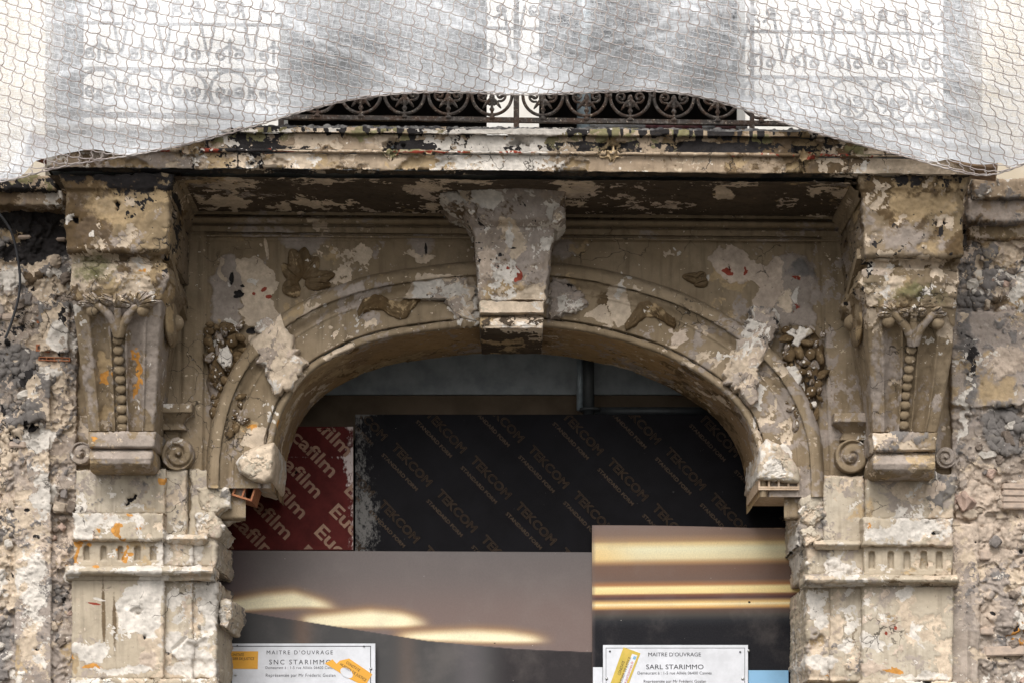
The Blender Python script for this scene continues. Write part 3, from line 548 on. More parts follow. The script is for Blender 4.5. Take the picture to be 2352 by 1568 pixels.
for s, (xa, yt) in ((1, (-1.775, 491)), (-1, (1.79, 498))):
    pf = np.array([(0.0, 0.0), (0.075, 0.0), (0.075, -0.018), (0.045, -0.02), (0.05, -0.05), (0.03, -0.07), (0.012, -0.075), (0.014, -0.11), (0.0, -0.115)])
    yy = np.linspace(-0.74, -0.02, 70); z0 = U(1176 + xa * 420, yt - 3, -0.02)[2]
    V = np.stack([np.stack([np.full(70, xa + s * p[0]), yy, np.full(70, z0 + p[1])], -1) for p in pf], 1)
    weathered('flank_moulding', V.reshape(-1, 3), gridq(70, len(pf)), M_PAINT, WALL, 'crown', rough=0.001, floor={'pl': .02})

# flower imprints and ribbons: shallow brown petals on the tan ground
def petal(a, b, wid, d, th=0.02, n=14):    # a carved leaf with a mid rib and side veins
    a = np.array(a, float); b = np.array(b, float); L = np.hypot(*(b - a)); t = (b - a) / L; q = np.array([-t[1], t[0]])
    s_, Q, _ = sphere(36, 21); s_ = s_ * np.array([1, 1, 1.0]); s_[:, 1] *= (1 - 0.35 * s_[:, 0]) * (1 + 0.06 * np.sin(s_[:, 0] * 17)); k = kk(d)
    P = s_ * np.array([L / 2, wid / 2, 1.0]); px = (a[0] + b[0]) / 2 + P[:, 0] * t[0] + P[:, 1] * q[0]; py = (a[1] + b[1]) / 2 + P[:, 0] * t[1] + P[:, 1] * q[1]
    crease = 0.42 * np.exp(-(s_[:, 1] / 0.14) ** 2) + 0.20 * (0.5 + 0.5 * np.cos(s_[:, 1] * 15 + s_[:, 0] * 2))
    V = U(px, py, d); V[:, 1] = d - s_[:, 2] * th * (1 - crease)
    return V, Q, None
ros = thing_part = None
def part_merge(name, lst, mat, parent, zone='orn', **kw):
    V, Q, T = merge(lst); return weathered(name, V, Q, mat, parent, zone, **kw)
rosette = part_merge('rosette', [petal((693, 632), (668, 572), 40, -0.004, 0.028)], M_FRUIT, WALL, label='brown fan-shaped rosette imprint with white chips')
for a, b, wd in (((690, 640), (700, 568), 46), ((694, 640), (732, 590), 42), ((702, 646), (770, 630), 34), ((700, 650), (762, 655), 30), ((688, 646), (646, 606), 34), ((688, 655), (648, 668), 46), ((692, 640), (672, 572), 42)):
    V, Q, _ = petal(a, b, wd, -0.004, 0.03); weathered('petal', V, Q, M_FRUIT, rosette, 'orn', floor={'wh': .01, 'oc': .18, 'br': .3})
E('wh', 655, 671, 9, 13, 35, z=('orn',), soft=4); E('wh', 733, 641, 11, 8, z=('orn',), soft=4); E('oc', 690, 585, 12, 22, z=('orn',), soft=9); E('wh', 665, 586, 3, 3, z=('orn',), soft=3); E('dk', 672, 610, 20, 4, -30, z=('orn',), soft=4)
r2 = part_merge('rosette', [petal((1622, 645), (1566, 634), 26, -0.004, 0.028)], M_FRUIT, WALL, label='broken brown rosette imprint beside pink bare plaster')
for a, b, wd in (((1620, 628), (1590, 648), 22), ((1626, 646), (1594, 655), 22)):
    V, Q, _ = petal(a, b, wd, -0.006, 0.03); weathered('petal', V, Q, M_FRUIT, r2, 'orn')
def ribbon(pts, wid, label):
    pts = np.array(pts, float); t = np.linspace(0, 1, 50); q = np.linspace(0, 1, len(pts))
    cx = np.interp(t, q, pts[:, 0]); cy = np.interp(t, q, pts[:, 1])
    for _ in range(5): cx[1:-1] = (cx[:-2] + 2 * cx[1:-1] + cx[2:]) / 4; cy[1:-1] = (cy[:-2] + 2 * cy[1:-1] + cy[2:]) / 4
    v = np.linspace(-1, 1, 15); w_ = wid * (0.25 + 0.75 * np.sin(np.pi * np.clip(t, 0.02, 0.98)) ** 0.6)
    px = cx[:, None] + 0.25 * v[None] * w_[:, None]; py = cy[:, None] + v[None] * w_[:, None]
    dep = -0.05 - 0.022 * (1 - v[None] ** 2) ** 0.5 - 0.006 * np.sin(t * 46)[:, None] - 0.004 * np.cos(v * 11)[None] * np.sin(t * 9)[:, None]
    V = U(px, py, dep).reshape(-1, 3); weathered('ribbon', V, gridq(50, 15), M_FRUIT, WALL, 'orn', label, floor={'wh': .015, 'oc': .12, 'br': .3})
ribbon([(822, 724), (838, 700), (868, 690), (896, 708), (925, 716), (948, 690), (966, 680)], 22, 'brown carved ribbon scrap left of the keystone')
ribbon([(1436, 752), (1456, 735), (1474, 712), (1500, 708), (1520, 722), (1545, 742), (1552, 738)], 21, 'brown carved ribbon scrap right of the keystone')
E('wh', 872, 694, 6, 7, z=('orn',), soft=3); E('wh', 878, 716, 14, 8, -20, z=('orn',), soft=5); E('wh', 933, 702, 6, 9, z=('orn',), soft=4)

# hanging fruit festoons
sv, sq, _ = sphere(20, 14)
def fruitmesh(nm, sc_, seed, **kw):
    V = sv * np.array(sc_) * (1 + .32 * fbm(sv + seed * 9, 1.1, 4, .6, 5))[:, None]; V2, at = weather(V * 0.03 + np.array([seed, 0, 3.0]), sq, 'none', rough=0.0015, **kw)
    me = mesh_of(nm, (V2 - np.array([seed, 0, 3.0])) / 0.03, sq, None, M_FRUIT)
    for nn, a in zip(('wear_a', 'wear_b', 'wear_c', 'wear_d'), at):
        la = me.color_attributes.new(nn, 'FLOAT_COLOR', 'POINT'); la.data.foreach_set('color', np.ascontiguousarray(a, np.float32).ravel())
    return me
FM = [fruitmesh('fruit', (1, .8, 1), .11, floor={'wh': .03, 'br': .3}), fruitmesh('fruit', (1.3, .7, .75), .27, floor={'oc': .04, 'br': .4}), fruitmesh('fruit', (.8, .8, 1.2), .43, floor={'wh': .04, 'li': .35})]
WHF = fruitmesh('fruit', (1, .8, 1), .61, floor={'wh': .99})
def festoon(x0, x1, y0, y1, label, whites, seed):
    rnd = random.Random(seed); pts = []
    core = part_merge('festoon', [petal(((x0 + x1) / 2, y0), ((x0 + x1) / 2 - 3, y1), (x1 - x0) * 0.95, 0.0, 0.06)], M_FRUIT, WALL, 'fest', lump=0.03, floor={'wh': .05, 'br': .3, 'li': .2, 'dk': .05}, label=label)
    tries = 0
    while len(pts) < 44 and tries < 4000:
        tries += 1; t = rnd.random(); wx = (x1 - x0) / 2 * (1.0 - 0.45 * t ** 2); x = (x0 + x1) / 2 + rnd.uniform(-1, 1) * wx; y = y0 + t * (y1 - y0); r = rnd.uniform(7, 15)
        if all(math.hypot(x - a, y - b) > 0.72 * (r + c) for a, b, c in pts): pts.append((x, y, r))
    for x, y, r in pts:
        m = rnd.choice(FM)
        if any(math.hypot(x - a, y - b) < rr for a, b, rr in whites): m = WHF
        d = -0.030 - 0.035 * rnd.random(); s_ = r * kk(d)
        inst('fruit', m, core, tuple(U(x, y, d)), (rnd.uniform(-.5, .5), rnd.uniform(0, 3), rnd.uniform(-.4, .4)), (s_ * rnd.uniform(.8, 1.25), s_ * .9, s_ * rnd.uniform(.75, 1.2)))
    for k in range(12):
        x = rnd.uniform(x0, x1); y = rnd.uniform(y0, y1); a = rnd.uniform(0, 6.28); L_ = rnd.uniform(14, 26)
        V, Q, _ = petal((x, y), (x + L_ * math.cos(a), y + L_ * math.sin(a)), L_ * .6, -.045 - .02 * rnd.random(), .022); weathered('leaf', V, Q, M_FRUIT, core, 'fest', floor={'wh': .06, 'li': .25, 'br': .3})
    return core
festoon(478, 566, 745, 1000, 'broken stucco garland of brown fruit left of the arch', [(515, 825, 16), (523, 905, 10)], 3)
festoon(1800, 1892, 756, 985, 'broken stucco garland of fruit with white chipped pieces', [(1832, 772, 16), (1822, 866, 24), (1850, 905, 8), (1868, 920, 9)], 5)
for c, x, y, a, b in (('wh', 515, 825, 20, 24), ('gr', 520, 790, 30, 24), ('wh', 1850, 850, 14, 28)): E(c, x, y, a, b, z=('fest',), soft=10)

# broken springers of the arch
def lump(name, pts, d, th, mat, parent, zone, label=None, **kw):
    P = np.array(pts, float); c = P.mean(0); n = 72; ang = np.linspace(0, 2 * np.pi, n, endpoint=False)
    dirs = np.stack([np.cos(ang), np.sin(ang)], 1); rad = np.zeros(n)
    for i, dv in enumerate(dirs):
        best = 1
        for a, b in zip(P, np.roll(P, -1, 0)):
            e = b - a; den = dv[0] * e[1] - dv[1] * e[0]
            if abs(den) < 1e-9: continue
            w_ = a - c; t = (w_[0] * e[1] - w_[1] * e[0]) / den; s_ = (w_[0] * dv[1] - w_[1] * dv[0]) / den
            if t > 0 and -1e-6 <= s_ <= 1 + 1e-6: best = max(best, t)
        rad[i] = best * (1 + kw.get('ragged', 0) * float(fbm(np.array([[c[0] + 3 * dv[0], 3 * dv[1], c[1]]], np.float32), 1.0, 4, .75, 8)[0]))
    kw.pop('ragged', 0); rr = np.linspace(0.02, 1, 26); px = c[0] + rr[:, None] * rad[None] * dirs[None, :, 0]; py = c[1] + rr[:, None] * rad[None] * dirs[None, :, 1]
    dd = d - th * (1 - rr[:, None] ** 9) + 0 * px; V = U(px, py, dd)
    b = V[-1:].copy(); side = np.repeat(b, 20, 0); side[..., 1] += np.linspace(0.01, kw.pop('deep', 0.3), 20)[:, None]
    V = np.concatenate([V, side], 0)
    return weathered(name, V.reshape(-1, 3), gridq(V.shape[0], n, True), mat, parent, zone, label, **kw)
sp1 = lump('broken_springer', [(540, 1062), (560, 1035), (590, 1022), (632, 1012), (634, 1050), (628, 1098), (610, 1112), (575, 1102), (548, 1085)], -0.085, 0.05, M_PALE, WALL, 'sp1', 'pale broken end of the arch at its left springing', lump=0.003, floor={'pl': .8, 'wh': .15}, deep=0.6)
E('wh', 572, 1045, 22, 12, 10, z=('sp1',), soft=8); E('or', 572, 1044, 12, 3, z=('sp1',), soft=3, lift=-0.03); E('dk', 570, 1043, 8, 2, z=('sp1',), soft=3, lift=-0.03); E('br', 605, 1060, 16, 20, 20, z=('sp1',), soft=14); E('dk', 556, 1076, 5, 6, 30, z=('sp1',), soft=3, lift=-0.05)
sp2 = lump('broken_springer', [(1738, 1100), (1742, 1030), (1760, 1006), (1790, 1018), (1818, 1050), (1836, 1080), (1838, 1108), (1790, 1106)], -0.09, 0.03, M_PALE, WALL, 'sp2', 'white plastered stump at the right springing of the arch', lump=0.006, floor={'wh': .6, 'pl': .5, 'pk': .2}, deep=0.6)
chips = [o for o in WALL.children if o.name.startswith('festoon')]
E('dk', 1817, 880, 8, 8, z=('chip',), soft=4, lift=-.02)
th2 = np.linspace(0, 2 * np.pi, 15)[:-1]
for nm, par, pts in (('plaster_chip', chips[-1], [(1803, 763), (1815, 756), (1827, 770), (1838, 757), (1858, 751), (1868, 764), (1846, 780), (1834, 798), (1817, 790), (1823, 776)]), ('plaster_chip', chips[-1], [(1822 + (20 + 3 * math.sin(3 * a)) * math.cos(a), 866 + (27 + 2 * math.cos(4 * a)) * math.sin(a)) for a in th2]), ('plaster_chip', chips[0], [(505, 800), (522, 792), (536, 815), (530, 842), (512, 846), (498, 826)])):
    lump(nm, pts, -.075, .012, M_PALE, par, 'chip', lump=.006, floor={'wh': .93}, deep=.06)
for pts, d, kw in ((zpts([(1830, 700), (1920, 600), (1965, 700), (2000, 780), (2050, 870), (2110, 940), (2060, 1000), (1990, 1080), (1920, 1160), (1880, 1120), (1840, 1030), (1790, 940), (1750, 860), (1760, 770)], *k4), -.108, {'pl': .75, 'wh': .12, 'pk': .1}),
                   (zpts([(310, 1000), (350, 890), (390, 800), (440, 750), (520, 740), (600, 790), (605, 860), (540, 950), (530, 1080), (540, 1180), (470, 1230), (440, 1190), (380, 1110), (315, 1060)], *k6), -.108, {'pl': .7, 'wh': .15, 'pk': .15}),
                   (zpts([(1050, 820), (1150, 830), (1240, 880), (1330, 1000), (1270, 1180), (1100, 1190), (930, 1140), (985, 1000)], *k25), -.108, {'wh': .4, 'li': .5, 'gr': .12, 'dk': .03}),
                   (zpts([(440, 490), (505, 350), (620, 330), (890, 345), (925, 420), (935, 480), (940, 650), (890, 672), (825, 660), (745, 540), (700, 462), (560, 465), (500, 505)], *k5), -.082, {'pl': .45, 'wh': .35, 'gr': .1, 'dk': .04}),
                   (zpts([(1425, 380), (1560, 400), (1650, 455), (1670, 525), (1560, 600), (1425, 630)], *k5), -.08, {'li': .5, 'wh': .3, 'dk': .04}),
                   ([(585, 760), (592, 738), (612, 728), (632, 742), (628, 762), (606, 772)], -.09, {'wh': .5, 'li': .3, 'dk': .05})):
    lump('plaster_scar', pts, d, 0.012, M_RUBBLE, WALL, 'scar', lump=0.016, floor=kw, deep=0.12, ragged=.32)
# hollow clay bricks left in the broken ends
def hollow_brick(name, px0, px1, py0, py1, d, deep, cells, mat, parent, rot=0.0, label=None):
    a = U(px0, py0, d); b = U(px1, py1, d); W_ = b[0] - a[0]; H_ = a[2] - b[2]; t = min(0.010, H_ * 0.22); parts = []
    parts += [box(0, W_, 0, deep, 0, t), box(0, W_, 0.0012, deep, H_ - t, H_)]
    for i in range(cells + 1):
        x = (W_ - t) * i / cells; parts.append(box(x, x + t, 0.0018, deep, t, H_ - t))
    parts.append(box(t, W_ - t, deep * 0.8, deep * 0.82, t, H_ - t))
    V, Q, _ = merge([(p[0], p[1]) for p in parts]); c, s_ = math.cos(rot), math.sin(rot)
    V = np.stack([V[:, 0] * c - V[:, 2] * s_ + a[0], V[:, 1] + d, V[:, 0] * s_ + V[:, 2] * c + b[2]], -1)
    return obj(name, V, Q, None, mat, parent, False, label)
M_CREAMBRICK = simple('whitewashed_clay', (0.55, 0.43, 0.32), 0.9, 0.2, scale=30, c2=(0.42, 0.30, 0.20))
hollow_brick('hollow_brick', 1742, 1836, 1098, 1120, -0.075, 0.60, 4, M_CREAMBRICK, sp2)
V, Q = boxpx(1742, 1836, 1119.5, 1124, -0.073, 0.60); obj('brick_bed', V, Q, None, M_CREAMBRICK, sp2, False)
hb = hollow_brick('hollow_brick', 532, 580, 1098, 1136, -0.03, 0.25, 2, M_BRICK, sp1, -0.30)
# ------------------------------------------------------------------ keystone
KEY = thing('keystone', 'battered keystone bracket with flaked paint at the crown of the arch', 'keystone', (0, 0, 4.2))
def kfront(u, py):
    d = 0 * u
    d -= 0.02 * np.sin(np.pi * u) * ss(520, 480, py)
    return d
loft('bracket', [(398, 1040, 1330, -0.55), (440, 1052, 1300, -0.52), (470, 1072, 1298, -0.48), (505, 1082, 1290, -0.45), (522, 1090, 1275, -0.39), (600, 1094, 1264, -0.345), (690, 1099, 1252, -0.30)], M_RUBBLE, KEY, 'keystone', 3, 0.05, 70, kfront, lump=0.016, floor={'pl': .22, 'li': .35, 'wh': .16, 'br': .08, 'dk': .02})
loft('fillet', [(690.5, 1100, 1251, -0.312), (694, 1100, 1251, -0.322), (718, 1101, 1250, -0.334), (721, 1101, 1250, -0.325)], M_PALE, KEY, 'keystone', 2, 0.05, 60, floor={'pl': .5, 'wh': .15}, lump=.004)
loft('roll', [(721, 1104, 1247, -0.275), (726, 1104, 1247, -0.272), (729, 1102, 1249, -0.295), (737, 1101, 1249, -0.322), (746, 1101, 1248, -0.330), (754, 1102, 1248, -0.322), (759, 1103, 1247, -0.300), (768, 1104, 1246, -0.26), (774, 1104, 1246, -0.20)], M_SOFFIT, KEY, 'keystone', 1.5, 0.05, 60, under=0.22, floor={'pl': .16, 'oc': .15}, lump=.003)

E('wh', 1040, 462, 40, 10, z=('arm',), soft=10); E('br', 1060, 490, 40, 12, z=('arm',), soft=16)
lump('broken_arm', [(1004, 440), (1030, 432), (1080, 440), (1100, 470), (1098, 512), (1084, 505), (1066, 478), (1030, 468)], -0.44, 0.05, M_RUBBLE, KEY, 'arm', lump=0.018, floor={'wh': .35, 'li': .3, 'pl': .2}, deep=0.4)
lump('broken_arm', [(1268, 470), (1296, 476), (1298, 500), (1282, 520), (1266, 515)], -0.45, 0.04, M_RUBBLE, KEY, 'arm', lump=0.018, floor={'wh': .4, 'li': .3, 'pl': .2}, deep=0.35)
for p, d in (([(452, 1120), (500, 1096), (528, 1118), (530, 1165), (490, 1185), (462, 1170)], -0.07), ([(448, 1180), (492, 1176), (518, 1210), (500, 1236), (455, 1228)], -0.09), ([(1838, 1140), (1880, 1128), (1896, 1180), (1870, 1215), (1836, 1196)], -0.08), ([(1838, 1216), (1866, 1206), (1888, 1236), (1850, 1256)], -0.10), ([(508, 1374), (532, 1378), (536, 1418), (522, 1444), (504, 1438)], -0.02)):
    lump('mortar_lump', p, d + .015, 0.02, M_PALE, WALL, 'mortar', ragged=.12, lump=0.012, floor={'wh': .25, 'pl': .35, 'gr': .1, 'pk': .1}, deep=0.5)
# ------------------------------------------------------------------ corbels
SPH = mesh_of('bead', sv * (1 + .09 * fbm(sv, 1.6, 3, .6, 4))[:, None], sq, None, M_PAINT); rnd0 = random.Random(4)
def spiral_disc(cx, cy, r, d, th, flip, mat, parent, name='scroll', turns=1.6):
    rr = np.linspace(0.02, 1, 30)[:, None]; th_ = np.linspace(0, 2 * np.pi, 64, endpoint=False)[None]
    ph = (rr * turns * 1.0 - flip * th_ / (2 * np.pi)) % 1.0
    rid = np.exp(-((ph - 0.5) / 0.17) ** 2); prof = d - th * (0.75 + 0.32 * (1 - rid)) - 0.03 * np.exp(-(rr / 0.16) ** 2) + 0.02 * ss(0.93, 1.0, rr)
    V = U(cx + rr * r * np.cos(th_), cy + rr * r * np.sin(th_), prof)
    side = np.repeat(V[-1:], 10, 0); side[..., 1] = side[..., 1] + (0.02 - side[..., 1]) * np.linspace(0.1, 1, 10)[:, None]
    V = np.concatenate([V, side]); return weathered(name, V.reshape(-1, 3), gridq(V.shape[0], 64, True), mat, parent, 'orn', floor={'li': .25, 'wh': .03})
def corbel(side, label, rows_top, rows_mid, rows_con, rows_band, rows_roll, beads, zone, leafs, shelf, scroll, scroll2):
    t = thing('corbel', label, 'corbel', tuple(U((rows_band[0][1] + rows_band[0][2]) / 2, 1085, 0)), 'corbels carrying the balcony')
    loft('top_block', rows_top, M_OCHRE, t, zone, 3, 0.02, 72, floor={'oc': .10, 'pl': .08, 'br': .32, 'li': .12, 'dk': .06}, lump=0.016)
    loft('neck_block', rows_mid, M_OCHRE, t, zone, 3, 0.02, 72, floor={'oc': .12, 'pl': .16, 'li': .2, 'br': .25, 'wh': .025, 'dk': .03}, lump=0.018)
    c0, c1 = 0.18, 0.38
    def flute(u, py):
        f = ss(rows_con[0][0] + 26, rows_con[0][0] + 48, py); d = 0 * u
        for a, b in ((0.185, 0.385), (0.605, 0.80)):
            m = (u > a) & (u < b); q = np.clip((u - a) / (b - a), 0, 1)
            d = np.where(m, d + 0.034 * np.sin(np.pi * q) ** 0.7, d)
            d -= 0.012 * np.exp(-((u - a + 0.022) / 0.016) ** 2) + 0.012 * np.exp(-((u - b - 0.022) / 0.016) ** 2)
        m = (u > 0.41) & (u < 0.58); d = np.where(m, d + 0.012, d)
        return d * f
    loft('fluted_face', rows_con, M_PAINT, t, zone, 3, 0.02, 110, flute, floor={'li': .28, 'pl': .025, 'wh': .008}, lump=.003)
    loft('foot_band', rows_band, M_PAINT, t, zone, 2.5, 0.02, 70, floor={'li': .5, 'pl': .08, 'gr': .06}, lump=.003)
    loft('foot_roll', rows_roll, M_PAINT, t, zone, 2, 0.02, 70, floor={'li': .4, 'oc': .12, 'pl': .08}, lump=.003)
    rc = np.array(rows_con)
    def dep(y): return float(np.interp(y, rc[:, 0], rc[:, 3]))
    for (x, y) in beads:
        d = dep(y) - 0.004; s_ = 11.6 * kk(d)
        inst('bead', SPH, t, tuple(U(x, y, d + .004)), (0, rnd0.uniform(-.2, .2), 0), (s_ * rnd0.uniform(.98, 1.1), s_ * .8, s_ * .95))
    # leaf spray at the head of the flutes
    stems, lv, ber = leafs
    for st in stems:
        P = np.array(st, float); q = np.linspace(0, 1, 16); qq = np.linspace(0, 1, len(P)); xs = np.interp(q, qq, P[:, 0]); ys = np.interp(q, qq, P[:, 1])
        for _ in range(3): xs[1:-1] = (xs[:-2] + 2 * xs[1:-1] + xs[2:]) / 4; ys[1:-1] = (ys[:-2] + 2 * ys[1:-1] + ys[2:]) / 4
        V = np.stack([U(x, y, dep(y) - 0.010) for x, y in zip(xs, ys)]); v, Q, _ = tube(V, np.linspace(0.026, 0.018, 16), 12, caps=False)
        weathered('stem', v, Q, M_PAINT, t, 'orn', floor={'li': .4})
    for a, b, wd in lv:
        V, Q, _ = petal(a, b, wd * 1.35, 0, 0.030); yy = np.array([dep(p) for p in PXY(V)[1]]); V0 = V.copy()
        px, py = PXY(V0); V = U(px, py, yy + V0[:, 1] - 0.012); weathered('leaf', V, Q, M_PAINT, t, 'orn', floor={'li': .35, 'wh': .04, 'pl': .08})
    for x, y, r in ber:
        d = dep(y) - 0.01; s_ = r * kk(d); inst('berry', SPH, t, tuple(U(x, y, d)), (0, 0, 0), (s_, s_, s_))
    # flank volute, flank capping, wall shelf and scroll
    xs = U(rows_con[0][2 if side > 0 else 1], 700, dep(700))[0]
    s_, q_, _ = sphere(24, 13); V = s_ * np.array([0.035, 0.17, 0.125]) + np.array([xs + side * 0.0, -0.30, U(0, 742, -0.3)[2]]); weathered('flank_volute', V, q_, M_PAINT, t, 'orn', floor={'oc': .15, 'br': .2})
    s2, q2, _ = sphere(18, 9); V = s2 * np.array([0.05, 0.06, 0.045]) + np.array([xs + side * 0.02, -0.30, U(0, 742, -0.3)[2]]); weathered('volute_eye', V, q2, M_PAINT, t, 'orn')
    parts = []
    for k, (off, wd, th) in enumerate(((0.0, 0.055, 0.05), (0.05, 0.05, 0.035), (0.095, 0.03, 0.022))):
        parts.append(box(-0.02, th, -0.62 + 0, -0.05, off, off + wd - 0.004))
    V, Q, _ = merge([(p[0], p[1]) for p in parts]); zz = U(0, 676, -0.3)[2]; V[:, 2] += zz + 0.10 * (-(V[:, 1]) - 0.3) / 0.3; V[:, 0] = xs + side * V[:, 0]
    if side < 0: Q = Q[:, ::-1]
    obj('flank_capping', V, Q, None, M_PAINT, t, False)
    x0, x1, y0, y1 = shelf
    loft('wall_shelf', [(y0, x0, x1, -0.13), (y0 + 20, x0, x1, -0.135), (y0 + 22, x0 + 4, x1 - 4, -0.12), (y0 + 34, x0 + (0 if side > 0 else 14), x1 - (14 if side > 0 else 0), -0.09), (y0 + 46, x0 + (0 if side > 0 else 21), x1 - (21 if side > 0 else 0), -0.065), (y1, x0 + (0 if side > 0 else 14), x1 - (14 if side > 0 else 0), -0.07)], M_PAINT, t, 'orn', 2.5, 0.02, 34, floor={'li': .3, 'wh': .03, 'pl': .06}, lump=.003)
    spiral_disc(scroll[0], scroll[1], scroll[2], -0.02, 0.075, -side, M_PAINT, t)
    if scroll2: spiral_disc(scroll2[0], scroll2[1], scroll2[2], -0.01, 0.05, side, M_RUBBLE, t)
    return t
corbel(1, 'fluted scroll corbel with orange flakes under the left end of the balcony',
       [(400, 135, 402, -0.80), (432, 146, 394, -0.79), (440, 150, 388, -0.775), (572, 152, 386, -0.75), (578, 155, 383, -0.735)],
       [(578.5, 156, 382, -0.72), (586, 160, 378, -0.68), (602, 163, 374, -0.655), (606, 162, 386, -0.68), (640, 160, 391, -0.675), (662, 162, 380, -0.655), (690, 165, 372, -0.62)],
       [(690.5, 166, 372, -0.615), (720, 170, 370, -0.575), (800, 180, 366, -0.475), (900, 193, 360, -0.375), (960, 200, 357, -0.33), (990, 203, 355, -0.31)],
       [(990.5, 202, 359, -0.335), (1000, 203, 358, -0.345), (1024, 205, 355, -0.352), (1028, 206, 354, -0.335)],
       [(1028.5, 209, 351, -0.30), (1033, 208, 351, -0.315), (1040, 205, 350, -0.355), (1052, 205, 349, -0.375), (1064, 205, 348, -0.365), (1074, 206, 347, -0.33), (1081, 208, 346, -0.27)],
       [(270, 781), (271.5, 804), (273, 827), (274.5, 849), (276, 871), (277.5, 893), (279, 916), (280, 939), (281, 962), (281.5, 981)], 'corbel_a',
       ([[(270, 770), (262, 742), (250, 722), (236, 708), (218, 700)], [(274, 770), (284, 742), (296, 722), (304, 712), (318, 704)], [(272, 772), (271, 740), (270, 705)]],
        [((222, 702), (178, 696), 15), ((222, 699), (190, 676), 16), ((224, 697), (206, 668), 13), ((262, 698), (228, 686), 16), ((258, 690), (232, 676), 14), ((274, 694), (302, 702), 16), ((280, 690), (296, 674), 14), ((314, 704), (364, 694), 15), ((314, 702), (358, 678), 16), ((314, 700), (342, 668), 14), ((312, 698), (322, 666), 12), ((270, 712), (270, 664), 16)],
        [(212, 714, 14), (328, 714, 14)]),
       (364, 441, 926, 986), (407, 1042, 38), (186, 1040, 26))
corbel(-1, 'fluted scroll corbel with cream chips under the right end of the balcony',
       [(404, 1970, 2232, -0.80), (432, 1978, 2222, -0.79), (442, 1981, 2216, -0.775), (584, 1984, 2212, -0.75), (592, 1986, 2208, -0.735)],
       [(592.5, 1987, 2207, -0.72), (600, 1990, 2203, -0.68), (614, 1992, 2200, -0.655), (618, 1976, 2206, -0.68), (650, 1968, 2208, -0.675), (676, 1982, 2200, -0.655), (706, 1990, 2196, -0.62)],
       [(706.5, 1990, 2196, -0.615), (736, 1991, 2193, -0.575), (810, 1996, 2186, -0.475), (900, 2001, 2172, -0.375), (960, 2003, 2160, -0.33), (992, 2004, 2152, -0.31)],
       [(992.5, 2001, 2153, -0.335), (1004, 2002, 2152, -0.345), (1032, 2005, 2150, -0.352), (1036, 2006, 2149, -0.335)],
       [(1036.5, 2009, 2147, -0.30), (1043, 2008, 2148, -0.315), (1052, 2006, 2149, -0.355), (1064, 2006, 2149, -0.375), (1077, 2006, 2148, -0.365), (1088, 2008, 2146, -0.33), (1095, 2010, 2144, -0.27)],
       [(2093, 803), (2090, 825), (2087.5, 847), (2085, 867), (2083, 887), (2080, 908), (2078, 930), (2076.5, 953), (2075.5, 976)], 'corbel_b',
       ([[(2096, 790), (2088, 762), (2076, 744), (2058, 726), (2040, 712)], [(2100, 790), (2108, 764), (2122, 744), (2138, 728), (2152, 716)], [(2098, 792), (2098, 760), (2098, 728)]],
        [((2052, 724), (2016, 724), 15), ((2050, 720), (2024, 702), 15), ((2052, 716), (2040, 696), 12), ((2088, 724), (2064, 716), 16), ((2108, 722), (2128, 714), 16), ((2142, 724), (2176, 722), 14), ((2142, 722), (2164, 706), 14), ((2098, 730), (2098, 700), 14)],
        [(2040, 738, 15), (2154, 742, 15)]),
       (1916, 2002, 948, 1010), (1957, 1047, 39), (2172, 1050, 24))

